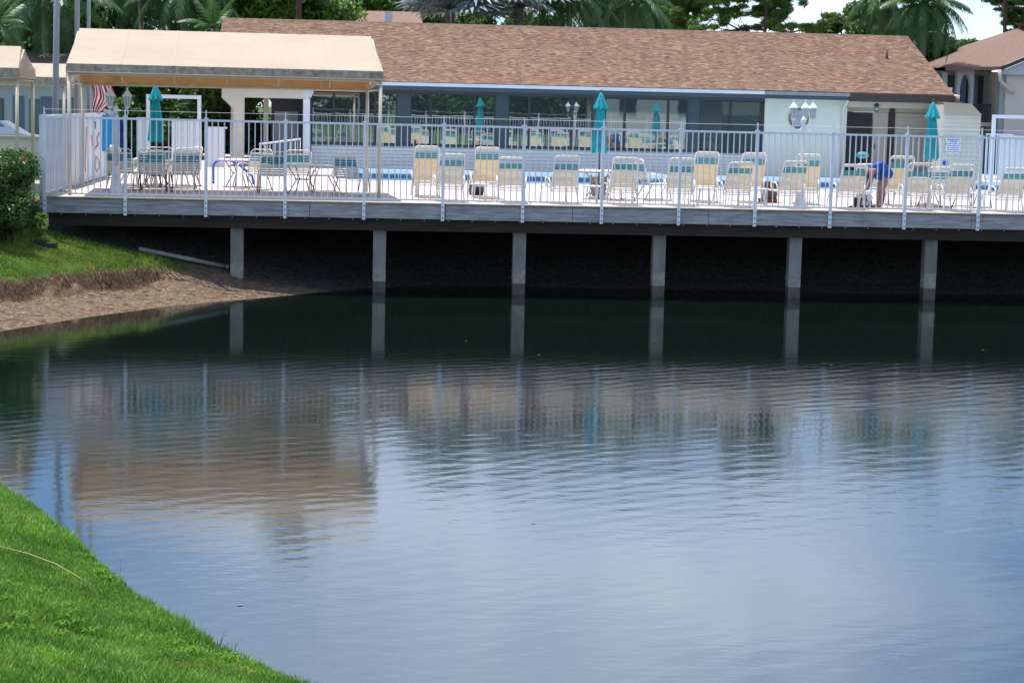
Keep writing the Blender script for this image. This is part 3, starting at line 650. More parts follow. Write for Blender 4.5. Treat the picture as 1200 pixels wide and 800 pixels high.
# ---------------------------------------------------------------- shed with the rules sign
sh = thing('pool_shed', (22.28,23.0,0), 'cream lap sided shed with sloping corner at the right end of the clubhouse', 'shed')
prof = [(-.70,0),(.66,0),(.66,2.32),(.28,2.72),(-.70,2.76)]
m_ = MB(); m_.add([(x,0,z_) for x,z_ in prof]+[(x,1.8,z_) for x,z_ in prof],[(0,1,2,3,4),(9,8,7,6,5)]+[(i,i+5,(i+1)%5+5,(i+1)%5) for i in range(5)]); m_.build('wall','siding_cream',sh)
for k in range(16):
    z0 = .03+k*.148; x1 = .665; m_ = MB().add([(-.705,-.05,z0+.012),(x1,-.05,z0+.012),(x1,-.012,z0+.146),(-.705,-.012,z0+.146),(-.705,.0,z0),(x1,.0,z0)],[(0,1,2,3),(4,5,1,0)]); m_.build('siding_board','siding_cream',sh)
m_ = MB(); m_.add([(-.74,-.10,2.44),(.68,-.10,2.40),(.30,-.02,2.79),(-.72,-.02,2.83),(-.72,1.85,2.83),(.30,1.85,2.79),(.70,1.85,2.36)],[(0,1,2,3),(3,2,5,4),(2,1,6,5)]); m_.build('roof','canvas',sh)
sg = thing('pool_rules_sign', (21.96,22.93,1.28), 'small white notice with blue writing on the cream shed wall', 'sign')
MB().box((-.27,-.02,-.28),(.27,.0,.28)).build('board','sign_white',sg)
for r_, (n_, s_) in enumerate(((5,.06),(3,.05),(6,.035),(5,.035),(6,.035),(4,.035),(6,.035))):
    rs = random.Random(r_); tw = [rs.uniform(.04,.10) for _ in range(n_)]; tot = sum(tw)+.018*(n_-1); x = -tot/2
    for w__ in tw: MB().box((x,-.026,.22-r_*.072-s_/2),(x+w__,-.020,.22-r_*.072+s_/2)).build('lettering','sign_blue',sg); x += w__+.018

# ---------------------------------------------------------------- gate frames and far white fence
def gate_frame(x0, x1, Y, zt, label):
    g = thing('gate_frame', ((x0+x1)/2, Y, 0), label, 'gate frame'); w_ = (x1-x0)/2
    for s in (-1,1): MB().box((s*w_-.06,-.05,0),(s*w_+.06,.05,zt-.12)).build('post','white_paint',g)
    MB().box((-w_-.06,-.05,zt-.12),(w_+.06,.05,zt)).build('lintel','white_paint',g); return g
gate_frame(-6.22,-4.55,20.0,2.44,'white door shaped frame at the far left end of the deck')
gate_frame(23.1,25.4,22.0,2.42,'white gate frame standing right of the cream shed')
def vinyl_fence(x0, x1, Y, zt, label, name='vinyl_fence', m='vinyl'):
    g = thing(name, ((x0+x1)/2,Y,0), label, 'fence'); x = x0-(x0+x1)/2; e_ = -x; bm = MB().box((.004,-.02,.05),(.196,.02,zt)).mesh('board',m)
    while x < e_-.1: link('board', bm, g, (x,0,0)); x += .2
    MB().box((-e_,-.04,zt),(e_,.04,zt+.06)).build('rail',m,g); return g
vinyl_fence(-6.6,-6.26,20.05,1.62,'short white vinyl fence panel left of the far door shaped frame')
vinyl_fence(-5.55,-4.65,21.2,1.58,'white vinyl fence panel standing inside the far door shaped frame')
vinyl_fence(-4.4,-3.7,21.2,1.35,'white vinyl fence panel beside the clubhouse breezeway column')
vinyl_fence(24.0,30.0,24.0,1.62,'long white vinyl fence behind the right hand gate frame')
rl = thing('picket_gate', (23.6,22.6,0), 'white picket gate between the shed and the gate frame', 'gate')
for k in range(8): MB().box((-.55+k*.13,-.015,.1),(-.52+k*.13,.015,1.75)).build('picket','white_paint',rl)
MB().box((-.56,-.02,1.70),(.44,.02,1.75)).build('rail','white_paint',rl); MB().box((-.56,-.02,.1),(.44,.02,.15)).build('rail','white_paint',rl)

# ramp hand rail and blue pool rail
rr = thing('ramp_railing', (-1.7,13.5,0), 'white sloping hand rail with balusters in front of the breezeway', 'railing')
MB().tube([(-.62,0,1.02),(.62,0,1.20)],.028,6).build('rail','white_paint',rr)
for k in range(9): MB().tube([(-.6+k*.15,0,0),(-.6+k*.15,0,1.02+k*.022)],.012,5).build('baluster','white_paint',rr)
br = thing('blue_rail', (-2.95,9.0,0), 'curved bright blue pool hand rail near the left end of the pool', 'hand rail')
MB().tube([(-.45,0,0),(-.45,0,.50),(-.38,0,.60),(-.25,0,.66),(.05,0,.64),(.30,0,.50),(.62,0,.22),(.66,0,0)],.035,8).build('tube','blue_rail',br)

# ---------------------------------------------------------------- canopies
def canopy(name, x0, x1, yf, yb, z_eave, z_ridge, label, group=None, posts=True, ridge_in=.15, valance=.24, rear_val=.24, front_posts=((0,0),(1,0),(0,1),(1,1)), zbase=0.0, grp='beige canvas canopies'):
    cx, cy = (x0+x1)/2, (yf+yb)/2; c = thing(name, (cx,cy,zbase), label, 'canopy', grp); X, Yh = (x1-x0)/2, (yb-yf)/2; ze, zr = z_eave-zbase, z_ridge-zbase
    rx = X-ridge_in; nseg = 48
    def pt(u, v, side):   # slight sag between the frame hoops
        x = -X+(2*X)*u; xr = -rx+2*rx*u; s = .045*math.sin(u*math.pi*6)**2*math.sin(v*math.pi)
        y = side*Yh*(1-v); return Vector((x*(1-v)+xr*v, y, ze+(zr-ze)*v-s))
    for side in (-1,1):
        m_ = MB(); vs = [pt(i/nseg, j/6, side) for j in range(7) for i in range(nseg+1)]
        m_.add(vs, [(j*(nseg+1)+i, j*(nseg+1)+i+1, (j+1)*(nseg+1)+i+1, (j+1)*(nseg+1)+i) for j in range(6) for i in range(nseg)], 0, True); sl = m_.build('canvas_slope','canvas',c)
        for u in np.arange(1,6)/6.0: m_ = MB(); m_.strip([pt(u-.0022,j/6,side)+Vector((0,side*.004,.008)) for j in range(7)],[pt(u+.0022,j/6,side)+Vector((0,side*.004,.008)) for j in range(7)]); m_.build('seam','canvas_seam',sl)
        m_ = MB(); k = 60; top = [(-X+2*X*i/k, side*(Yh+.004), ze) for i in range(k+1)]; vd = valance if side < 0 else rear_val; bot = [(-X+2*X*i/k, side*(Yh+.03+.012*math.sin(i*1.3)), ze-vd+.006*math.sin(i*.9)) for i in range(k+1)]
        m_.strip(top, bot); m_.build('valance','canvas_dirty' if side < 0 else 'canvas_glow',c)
        m_ = MB(); m_.tube([(-X,side*(Yh+.035),ze-vd-.012),(X,side*(Yh+.035),ze-vd-.012)],.02,6); m_.build('hem','canvas',c)
    for s in (-1,1):
        MB().add([(s*X,-Yh,ze),(s*X,Yh,ze),(s*rx,0,zr)],[(0,1,2)]).build('gable','canvas',c)
        MB().add([(s*X,-Yh,ze),(s*X,Yh,ze),(s*(X+.02),Yh,ze-rear_val),(s*(X+.02),-Yh,ze-valance)],[(0,1,2,3)]).build('valance','canvas',c)
    zz = ze-valance-.02
    for side in (-1,1): zz = ze-(valance if side < 0 else rear_val)-.02; MB().tube([(-X+.04,side*(Yh-.06),zz-.02),(X-.04,side*(Yh-.06),zz-.02)],.03,6).build('frame_rail','canopy_pole',c); MB().tube([(-X+.04,side*(Yh-.06),ze-.05),(X-.04,side*(Yh-.06),ze-.05)],.025,6).build('frame_rail','canopy_pole',c)
    zz = ze-rear_val-.02
    nh = max(2, int((x1-x0)/1.2))
    for i in range(nh+1):
        x = -X+.05+(2*X-.1)*i/nh; MB().tube([(x,-Yh+.06,ze-.06),(x*.985,0,zr-.09),(x,Yh-.06,ze-.06)],.02,6,smooth=False).build('hoop','canopy_pole',c)
        for side in (-1,1): MB().tube([(x,side*(Yh-.06),zz),(x,side*(Yh-.06),ze-.05)],.014,5).build('strut','canopy_pole',c)
    for s in (-1,1): MB().tube([(s*(X-.05),-Yh+.06,zz-.02),(s*(X-.05),Yh-.06,zz-.02)],.025,6).build('frame_rail','canopy_pole',c)
    if posts:
        for (u, v) in front_posts: x = (-X+.06) if u == 0 else (X-.06); y = (-Yh+.06) if v == 0 else (Yh-.06); zz = ze-(valance if v == 0 else rear_val); MB().tube([(x,y,0),(x,y,zz)],.045,8).build('post','canopy_pole',c)
    return c
cn = canopy('canopy', -6.42, .96, 1.0, 5.45, 3.06, 3.95, 'large beige canvas canopy with mildewed valance over the deck tables, longest of the three', valance=.19, rear_val=.40)
cn.rotation_euler = (0,0,R(3.2))
canopy('canopy', -11.2, -7.66, 2.6, 5.2, 2.95, 3.50, 'small beige canvas canopy cut off by the left edge, nearer one, behind the hedge', zbase=-.1)
canopy('canopy', -11.0, -8.02, 13.5, 16.2, 2.86, 3.28, 'low beige canvas canopy between the grey pole and the left corner one', zbase=-.06)

# poles and flag
gp = thing('grey_pole', (-7.55,8.0,-.1), 'thick grey steel pole rising past the left end of the big canopy', 'pole')
MB().tube([(-.1,0,0),(.0,0,2.0),(.12,0,9.5)],[.085,.085,.07],12).build('shaft','pole_grey',gp)
fp = thing('flagpole', (-7.05,11,-.1), 'slim grey flagpole carrying the striped flag, just left of the big canopy', 'flagpole'); MB().tube([(0,0,0),(.02,0,9)],[.05,.04],10).build('shaft','pole_grey',fp); MB().tube([(.06,-.05,.9),(.07,-.05,8.6)],.006,4).build('halyard','white_paint',fp)
fp = thing('flagpole', (-7.62,13,-.1), 'second slim grey flagpole, standing left of the one with the flag', 'flagpole'); MB().tube([(0,0,0),(.02,0,9)],[.085,.07],10).build('shaft','pole_grey',fp)
fl = thing('flag', (-6.98,10.9,1.9), 'limp red and white striped flag hanging beneath the end of the big canopy', 'flag')
nS = 13; rows = 16
for k in range(nS):
    m_ = MB(); pa = []; pb = []
    for j in range(rows+1):
        v = j/rows
        def P(u): 
            w_ = .60-.42*max(0,(v-.45)/.55)
            return (u*w_+.05*math.sin(v*5)+.10*v, -.06+.085*math.sin(u*19+v*2.5), .86-.98*v-.16*u*(1-v)+.05*math.sin(u*9))
        pa.append(P(k/nS)); pb.append(P((k+1)/nS))
    m_.strip(pa, pb); m_.build('stripe','red' if k%2 == 0 else 'flagwhite',fl)

# ---------------------------------------------------------------- umbrellas
def umbrella(loc, label, h=2.72, rz=0, base=True):
    u = thing('patio_umbrella', loc, label, 'umbrella', 'closed teal patio umbrellas', rz)
    MB().tube([(0,0,0),(0,0,h-.05)],.022,8).build('pole','pole_dark',u)
    n = 48; m_ = MB(); prof = []
    zs = np.linspace(1.20, h-.32, 14); vs = []
    for i, zz in enumerate(zs):
        v = (zz-1.2)/(h-.32-1.2); r0 = .105*(1-v)**1.2+.082+.02*math.sin(v*3.1); 
        for j in range(n):
            w_ = 2*math.pi*j/n; f_ = 8; am = .23*(1-v*.55)
            q = r0*(1+am*math.cos(f_*w_+.5*v+rz)+.06*math.sin(3*w_+4*v)); dz = .045*math.cos(f_*w_) if i == 0 else 0
            vs.append((q*math.cos(w_)*.95, q*math.sin(w_)*.95, zz+dz))
    k = len(zs); fs = [(i*n+j, i*n+(j+1)%n, (i+1)*n+(j+1)%n, (i+1)*n+j) for i in range(k-1) for j in range(n)]
    m_.add(vs, fs, 0, True); m_.build('canopy','teal',u)
    m_ = MB(); vs = []; zs2 = np.linspace(h-.42,h-.02,7)
    for i, zz in enumerate(zs2):
        v = i/6; r0 = .15*(1-v)**.9+.028
        for j in range(n): w_ = 2*math.pi*j/n; q = r0*(1+.15*(1-v)*math.cos(8*w_+1+rz)); vs.append((q*math.cos(w_), q*math.sin(w_), zz+(.03*math.cos(8*w_+1) if i == 0 else 0)))
    k = 7; fs = [(i*n+j, i*n+(j+1)%n, (i+1)*n+(j+1)%n, (i+1)*n+j) for i in range(k-1) for j in range(n)]+[tuple((k-1)*n+j for j in range(n))]
    m_.add(vs, fs, 0, True); m_.build('vent_tier','teal',u)
    MB().lathe([(.012,h-.03),(.03,h),(.02,h+.04),(.004,h+.06)],10).build('finial','pole_dark',u)
    MB().lathe([(.26,0),(.26,.05),(.06,.09),(.04,.30),(.026,.30)],18).build('stand','tube_white',u)
    return u
umbrella((-4.74,6.35,0), 'closed teal umbrella beyond the big canopy, leftmost of the three', 2.68, .3)
umbrella((6.7,4.1,0), 'closed teal umbrella standing before the windows near the middle of the deck', 2.73, 1.1)
umbrella((15.2,3.5,0), 'closed teal umbrella in front of the cream shed wall, rightmost of the three', 2.68, .0)

# ---------------------------------------------------------------- lamp posts
def lamp_post(loc, rz, label, h=2.0, cam_=False):
    l = thing('lamp_post', loc, label, 'lamp post', 'white deck lamp posts', rz)
    MB().lathe([(.17,0),(.17,.05),(.15,.08),(.125,.22),(.105,.42),(.12,.44),(.12,.48),(.078,.52),(.062,.60),(.06,.66)],18).build('base','white_paint',l)
    MB().lathe([(.05,.66),(.046,h-.12),(.062,h-.10),(.062,h-.06),(.04,h-.04),(.04,h+.04),(.075,h+.07),(.06,h+.13),(.015,h+.20)],16,lobes=8,amp=.05).build('shaft','white_paint',l)
    for k in range(3):
        a = 2*math.pi*k/3; d = Vector((math.cos(a), math.sin(a), 0)); arm = MB()
        arm.tube([d*.04+Vector((0,0,h-.08)), d*.13+Vector((0,0,h-.14)), d*.24+Vector((0,0,h-.10)), d*.29+Vector((0,0,h)), d*.27+Vector((0,0,h+.10))],.014,6); arm.build('arm','white_paint',l)
        ln = bpy.data.objects.new('lantern', None); COL.objects.link(ln); ln.parent = l; ln.location = d*.27+Vector((0,0,h+.10))
        MB().lathe([(.02,0),(.055,.03),(.065,.06),(.04,.07)],8,smooth=False).build('cup','white_paint',ln)
        MB().lathe([(.058,.062),(.092,.30)],8,smooth=False).build('glass_body','lantern_glass',ln)
        rb = MB()
        for j in range(8): w_ = 2*math.pi*j/8; rb.tube([(.06*math.cos(w_),.06*math.sin(w_),.06),(.095*math.cos(w_),.095*math.sin(w_),.30)],.007,4)
        rb.build('ribs','white_paint',ln)
        MB().lathe([(.125,.295),(.115,.325),(.055,.40),(.04,.43),(.02,.44),(.022,.47),(.004,.52)],8,smooth=False).build('cap','white_paint',ln)
    if cam_:
        MB().tube([(-.05,-.06,h-.02),(-.24,-.10,h+.03)],.055,10).build('camera_housing','white_paint',l); MB().tube([(-.24,-.10,h+.03),(-.27,-.107,h+.038)],.062,10).build('camera_hood','white_paint',l)
    return l
lamp_post((-5.32,2.3,0), R(4), 'white lamp post with a camera at the left end of the deck', 1.93, True)
lamp_post((11.42,1.75,0), R(190), 'white three arm lamp post in front of the mint green wall', 2.02)

# ---------------------------------------------------------------- strap furniture
def strap(mb, p0, p1, wvec, th, mi=0):
    """a flat vinyl strap from p0 to p1, wvec its half width vector"""
    p0 = Vector(p0); p1 = Vector(p1); w_ = Vector(wvec); nrm = (p1-p0).cross(w_).normalized()*th; mid = (p0+p1)/2-nrm*3
    vs = []
    for p in (p0, mid, p1): vs += [p-w_+nrm, p+w_+nrm, p+w_-nrm, p-w_-nrm]
    mb.add(vs, [(0,4,5,1),(4,8,9,5),(1,5,6,2),(5,9,10,6),(2,6,7,3),(6,10,11,7),(3,7,4,0),(7,11,8,4)], mi, False)
def chaise(label, loc, rz=0, top=1.15, m_tan='tan_strap', group='tan strap chaise longues facing the pool', back_y=.02):
    c = thing('chaise_longue', loc, label, 'chaise longue', group, rz); W_ = .30
    hinge = Vector((0,.46,.40)); tp = Vector((0,back_y,top)); bd_ = (tp-hinge); Lb = bd_.length; bd_.normalize()
    P_ = lambda x, s: Vector((x,0,0))+hinge+bd_*s
    fr = MB(); rc = .09; pts = [P_(-W_,0), P_(-W_,Lb-rc)]
    for i in range(1,6): a = i/6*math.pi/2; pts.append(P_(-W_+rc-rc*math.cos(a), Lb-rc+rc*math.sin(a)))
    for i in range(0,6): a = i/5*math.pi/2; pts.append(P_(W_-rc+rc*math.sin(a), Lb-rc+rc*math.cos(a)))
    pts.append(P_(W_,0)); fr.tube(pts,.017,8); fr.build('back_frame','tube_white',c)
    bs = MB(); tb = MB(); n = int((Lb-.14)/.056)
    for i in range(n):
        s = .05+i*.056; q = tb if n-4 <= i <= n-2 else bs
        if i == n-1 : continue
        strap(q, P_(-W_,s), P_(W_,s), bd_*.0235, .0022)
    bs.build('back_straps', m_tan, c); tb.build('teal_straps','teal_band',c)
    hb = MB(); strap(hb, P_(-W_+.03,Lb-.055), P_(W_-.03,Lb-.055), bd_*.022, .0022); hb.build('head_strap','cream_strap',c)
    st = MB(); sf = MB(); 
    for s in (-1,1): sf.tube([(s*W_,.40,.40),(s*W_,1.55,.40),(s*(W_-.02),1.78,.385)],.017,8)
    sf.tube([(-W_+.02,1.78,.385),(W_-.02,1.78,.385)],.017,8); sf.tube([(-W_,.46,.40),(W_,.46,.40)],.015,8); sf.tube([(-W_,.34,.36),(W_,.34,.36)],.015,6); sf.tube([(-W_-.02,.50,.30),(W_+.02,.50,.30)],.013,6)
    sf.build('seat_frame','tube_white',c)
    for i in range(21): y = .52+i*.059; strap(st, (-W_,y,.404), (W_,y,.404), (0,.024,0), .0022)
    st.build('seat_straps', m_tan, c)
    for s in (-1,1):
        MB().tube([(s*(W_+.01),.46,.40),(s*(W_+.03),.38,.18),(s*(W_+.045),.32,0)],.017,7).build('leg','tube_white',c)
        MB().tube([(s*(W_+.01),1.42,.40),(s*(W_+.03),1.50,.18),(s*(W_+.04),1.54,0)],.017,7).build('leg','tube_white',c)
        MB().tube([(s*(W_+.045),.30,.02),(s*(W_+.045),.55,.02)],.014,6).build('skid','tube_white',c)
        MB().tube([(s*(W_+.03),.40,.34),(s*(W_+.05),.42,.54),(s*(W_+.055),.50,.61),(s*(W_+.055),.86,.62),(s*(W_+.05),.93,.56),(s*(W_+.02),.96,.40)],.018,8).build('armrest','tube_white',c)
        MB().tube([(s*(W_-.02),.30,.70),(s*(W_-.06),.20,.42),(s*W_,.42,.33)],.011,6).build('brace','tube_white',c)
    m_ = MB(); m_.lathe([(.05,-.012),(.05,.012)],12); o = m_.build('ratchet','tube_white',c); o.location = (-W_-.03,.42,.42); o.rotation_euler = (0,R(90),0)
    return c
def recopy(proto, loc, label, rz=0, sc=(1,1,1)):
    o = copy_tree(proto); o.location = loc; o.rotation_euler = (0,0,rz); o.scale = sc; o['label'] = label; return o
nears = [2.74,4.14,5.50,6.86,8.25,9.67,11.05,12.46,14.12,15.12,16.47]
nl = ['tan strap chaise longue in the front row, leftmost at the fence','tan strap chaise longue, second of the front row, right of the black planter','tan strap chaise longue, third from left in the front row, standing apart',
 'tan strap chaise longue right of the middle umbrella, fourth in the front row','tan strap chaise longue, fifth in the front row, before the pale end window','tan strap chaise longue in the front row before the black screened window',
 'tan strap chaise longue directly behind the lamp post, before the mint wall','tan strap chaise longue just left of the bending person','tan strap chaise longue just left of the right hand umbrella',
 'tan strap chaise longue just right of the right hand umbrella, beneath the notice','tan strap chaise longue in the front row, rightmost before the gate frame']
protos = []
for i, x in enumerate(nears):
    rz = random.Random(i).uniform(-.09,.09); loc = (x, .62+random.Random(i+40).uniform(-.06,.10), 0)
    rz *= 1.4
    if i < 3: protos.append(chaise(nl[i], loc, rz, (1.15,1.10,1.165)[i], back_y=(.02,-.07,.06)[i])); proto = protos[0]
    else: recopy(protos[(0,1,2,0,2,1,0,1,2,0,1)[i]], loc, nl[i], rz)
recopy(proto, (18.3,.7,0), 'tan strap chaise longue outside the right edge', .05)
fars = [2.22,3.72,9.28,10.50,11.85,14.25]
fl_ = ['yellow strap chaise longue in the second row, leftmost, beside the white post','yellow strap chaise longue in the second row behind the black planter','yellow strap chaise longue of the second row standing before the black screened window',
 'yellow strap chaise longue of the second row, half hidden beside the mint wall','yellow strap chaise longue of the second row behind the lamp post','yellow strap chaise longue of the second row right behind the bending person']
p2 = None
for i, x in enumerate(fars):
    rz = random.Random(i+9).uniform(-.12,.12); loc = (x, 2.75+random.Random(i+3).uniform(-.1,.3), 0)
    if p2 is None: p2 = chaise(fl_[0], loc, rz, 1.28, 'tan_strap2', 'yellow strap chaise longues of the second row')
    else: recopy(p2, loc, fl_[i], rz)

def dchair(label, loc, rz, m_body='cream_strap', group='bronze framed strap dining chairs'):
    c = thing('dining_chair', loc, label, 'chair', group, rz); W_ = .27
    hinge = Vector((0,-.02,.42)); tp = Vector((0,-.20,1.02)); bd_ = tp-hinge; Lb = bd_.length; bd_.normalize(); P_ = lambda x, s: Vector((x,0,0))+hinge+bd_*s
    fr = MB(); fr.tube([P_(-W_,0),P_(-W_-.01,Lb-.06),P_(-W_+.05,Lb),P_(W_-.05,Lb),P_(W_+.01,Lb-.06),P_(W_,0)],.014,7); fr.build('back_frame','tube_white',c)
    bs = MB(); tb = MB(); n = 9
    for i in range(n): s = .04+i*.06; strap(tb if i in (5,6,7) else bs, P_(-W_,s), P_(W_,s), bd_*.024, .002)
    bs.build('back_straps', m_body, c); tb.build('teal_straps','teal_deep',c)
    st = MB(); 
    for i in range(8): y = .03+i*.06; strap(st, (-W_,y,.42), (W_,y,.42), (0,.024,0), .002)
    st.build('seat_straps', m_body, c); sf = MB()
    sf.tube([(-W_,-.02,.42),(-W_,.50,.42),(W_,.50,.42),(W_,-.02,.42)],.013,7); sf.build('seat_frame','tube_white',c)
    for s in (-1,1):
        MB().tube([(s*W_,.46,.42),(s*(W_+.02),.52,0)],.012,6).build('leg','tube_bronze',c); MB().tube([(s*W_,.06,.42),(s*(W_+.03),-.14,0)],.012,6).build('leg','tube_bronze',c)
        MB().tube([(s*(W_+.01),-.09,.62),(s*(W_+.04),.0,.67),(s*(W_+.04),.32,.66),(s*(W_+.03),.40,.58),(s*(W_+.01),.44,.42)],.013,7).build('armrest','tube_white',c)
        MB().tube([(s*(W_+.03),-.14,.02),(s*(W_+.02),.52,.02)],.010,5).build('skid','tube_bronze',c)
    return c
dp = dchair('strap dining chair at the fence, leftmost, right of the white privacy wall', (-5.35,3.75,0), R(-12)); dp.scale = (1.16,1.1,1.02)
for loc, rz, lb in (((-3.75,3.55,0),R(14),'strap dining chair right of the leftmost umbrella, back to the fence'),((-4.55,3.35,0),R(2),'strap dining chair directly in front of the leftmost umbrella table'),
  ((-4.0,5.7,0),R(35),'strap dining chair half hidden behind another, just left of the blue hand rail'),((-5.5,5.4,0),R(-60),'strap dining chair on the far left side of the leftmost umbrella table'),((-4.6,5.75,0),R(180),'strap dining chair on the far side of the leftmost umbrella table'),
  ((-1.6,3.9,0),R(6),'strap dining chair left of the bare patio table, teal band towards the fence'),((.28,3.1,0),R(-28),'strap dining chair right of the bare patio table, before the window siding'),
  ((-2.05,5.7,0),R(150),'strap dining chair turned away behind the bare table'),((7.15,3.3,0),R(20),'strap dining chair under the middle umbrella, between two chaise longues'),((7.9,3.9,0),R(-80),'strap dining chair right of the middle umbrella, seen side on'),
  ((15.05,2.35,0),R(5),'strap dining chair between the two chaise longues below the right hand umbrella'),((16.1,3.2,0),R(-60),'strap dining chair right of the right hand umbrella, seen side on'),((13.75,3.9,0),R(-35),'strap dining chair turned sideways behind the bending person')):
    recopy(dp, loc, lb, rz, (1.16,1.1,1.02))
def table(loc, label, r=.55, m='tube_white'):
    t_ = thing('patio_table', loc, label, 'table', 'round patio tables')
    MB().lathe([(r-.02,.70),(r,.71),(r,.735),(r-.02,.745)],28).build('table_top',m,t_)
    for k in range(4): a = k*math.pi/2+.5; MB().tube([(.42*math.cos(a),.42*math.sin(a),.70),(.18*math.cos(a),.18*math.sin(a),.36),(.40*math.cos(a),.40*math.sin(a),0)],.014,6).build('leg','tube_bronze',t_)
    MB().tube([(.20*math.cos(a),.20*math.sin(a),.36) for a in np.linspace(0,2*math.pi,17)],.010,5,cap=False).build('leg_ring','tube_bronze',t_); return t_
table((-4.74,6.35,0),'round patio table around the leftmost umbrella pole'); table((-4.55,4.5,0),'round patio table nearest the left lamp post',.6); table((-.85,3.9,0),'bare round patio table under the right half of the big canopy'); table((6.7,4.1,0),'round patio table around the middle umbrella pole'); table((15.2,3.5,0),'round patio table around the right hand umbrella pole')
for loc, rz, lb in (((-1.0,5.6,0),R(178),'strap dining chair on the far side of the bare patio table'),((-.1,5.0,0),R(100),'strap dining chair right behind the bare patio table, seen from its side'),((-3.9,7.2,0),R(120),'strap dining chair beyond the canopy, right of the leftmost umbrella pole'),((-5.7,7.0,0),R(-100),'strap dining chair beyond the canopy, left of the leftmost umbrella pole')):
    recopy(dp, loc, lb, rz, (1.16,1.1,1.02))
table((-2.6,7.3,0),'bare round patio table at the back beneath the big canopy',.6)

# low white stands and other small things on the deck
def planter(loc, label, m, s=1.0, foliage=True):
    p_ = thing('planter', loc, label, 'planter'); MB().lathe([(.15*s,0),(.17*s,.03),(.21*s,.40*s),(.24*s,.42*s),(.24*s,.47*s),(.20*s,.47*s),(.19*s,.43*s)],18).build('pot',m,p_)
    MB().lathe([(.19*s,.42*s),(.02,.43*s)],14).build('soil','mulch',p_)
    if foliage:
        f_ = MB(); rn = random.Random(5)
        for k in range(26):
            a = rn.uniform(0,6.28); l = rn.uniform(.12,.26); z0 = .45*s; w_ = Vector((-math.sin(a),math.cos(a),0))*.018; q0 = Vector((0,0,z0)); q1 = Vector((math.cos(a)*l*.6,math.sin(a)*l*.6,z0+l*.8)); q2 = Vector((math.cos(a)*l*1.1,math.sin(a)*l*1.1,z0+l*.7))
            f_.add([q0-w_,q0+w_,q1+w_,q1-w_,q2],[(0,1,2,3),(3,2,4)])
        f_.build('foliage','leaf_mid',p_)
    return p_
planter((3.62,5.0,0),'black plastic planter seen between the leftmost two front row chaise longues','black_pot',1.1)
pl = planter((11.1,3.9,0),'brown wicker planter on a red saucer left of the lamp post chaise','wicker',1.15,False); MB().lathe([(.24,0),(.26,.0),(.28,.10),(.20,.10)],18).build('saucer','terracotta',pl)
planter((6.95,6.0,0),'tan stone planter behind the middle umbrella table','deck_edge',1.1,False)
wp = thing('white_post', (2.02,3.6,0), 'short pale post standing left of the leftmost yellow strap chaise', 'post'); MB().box((-.05,-.05,0),(.05,.05,.50)).build('shaft','tube_white',wp); MB().lathe([(.085,.50),(.07,.56),(.01,.60)],4,smooth=False).build('cap','tube_white',wp)
def side_table(loc, label):
    s_ = thing('side_table', loc, label, 'side table', 'small white side tables'); MB().lathe([(.22,.40),(.235,.41),(.235,.43),(.22,.44)],20).build('table_top','white_paint',s_)
    for k in range(4): a = k*math.pi/2+.7; MB().tube([(.15*math.cos(a),.15*math.sin(a),.40),(.20*math.cos(a),.20*math.sin(a),0)],.014,6).build('leg','white_paint',s_)
for x, y, lb in ((3.45,1.5,'small white side table between the first and second front row chaise longues'),(6.2,1.6,'small white side table just left of the middle umbrella'),(9.0,1.7,'small white side table left of the black screened window chaise'),(10.4,1.8,'small white side table beside the wicker planter'),(15.85,1.6,'small white side table near the right hand end fence post'),(12.95,1.5,'small white side table close to the bending person')):
    side_table((x,y,0), lb)
def lump(name, loc, label, cat, m, sx, sy, sz, seed=0, group=None):
    m_ = MB(); n = 14; vs = []; rn = random.Random(seed)
    for i in range(9):
        ph = math.pi*i/8
        for j in range(n):
            th_ = 2*math.pi*j/n; q = 1+.14*math.sin(3*th_+seed)+.10*math.sin(5*ph+2*th_+seed); vs.append((sx*q*math.sin(ph)*math.cos(th_), sy*q*math.sin(ph)*math.sin(th_), sz*(1-math.cos(ph))*(.5)*(1+.06*math.sin(2*th_+seed))))
    m_.add(vs,[(i*n+j,i*n+(j+1)%n,(i+1)*n+(j+1)%n,(i+1)*n+j) for i in range(8) for j in range(n)],0,True); o = m_.build(name,m,None,loc); return tag(o,label,cat,group)
# towel, cap and float near the back row
def towel(loc, w_, h_, m, label, rz=0):
    pa=[];pb=[];m_=MB(); rows=8; n=12; vs=[]
    for j in range(rows+1):
        for i in range(n+1): vs.append((-w_/2+w_*i/n, .03*math.sin(i*1.4+j*.3), h_-h_*j/rows))
    m_.add(vs,[(j*(n+1)+i,j*(n+1)+i+1,(j+1)*(n+1)+i+1,(j+1)*(n+1)+i) for j in range(rows) for i in range(n)],0,True); o=m_.build('towel',m,None,loc); o.rotation_euler=(0,0,rz); return tag(o,label,'towel')
towel((-6.55,11.9,.75),.5,1.05,'towel_blue','bright blue towel hanging at the far end of the white privacy wall',R(20))
towel((-6.35,12.25,.72),.22,.95,'navy','dark blue towel hanging beside the bright blue one',R(10))
lump('pool_float', tuple(at(1010,186,12)), 'turquoise float resting behind the chaise longues before the dark doorway', 'pool float', 'teal_band', .19,.16,.20,2)
lump('cap', tuple(at(1107,194,6)), 'small dark blue cap lying on the chair right of the shed sign', 'cap', 'navy', .07,.1,.15,3)
lump('towel', (16.0,3.1,.68), 'crumpled turquoise towel on the armchair right of the umbrella', 'towel', 'towel_blue', .16,.2,.18,5)
lump('towel', (15.62,4.0,.43), 'rolled white towel lying beyond the right hand umbrella', 'towel', 'towel_white', .2,.15,.16,6)
lump('towel', (7.95,3.95,.44), 'folded turquoise towel on the side on chair by the middle umbrella', 'towel', 'teal_band', .16,.2,.10,7)

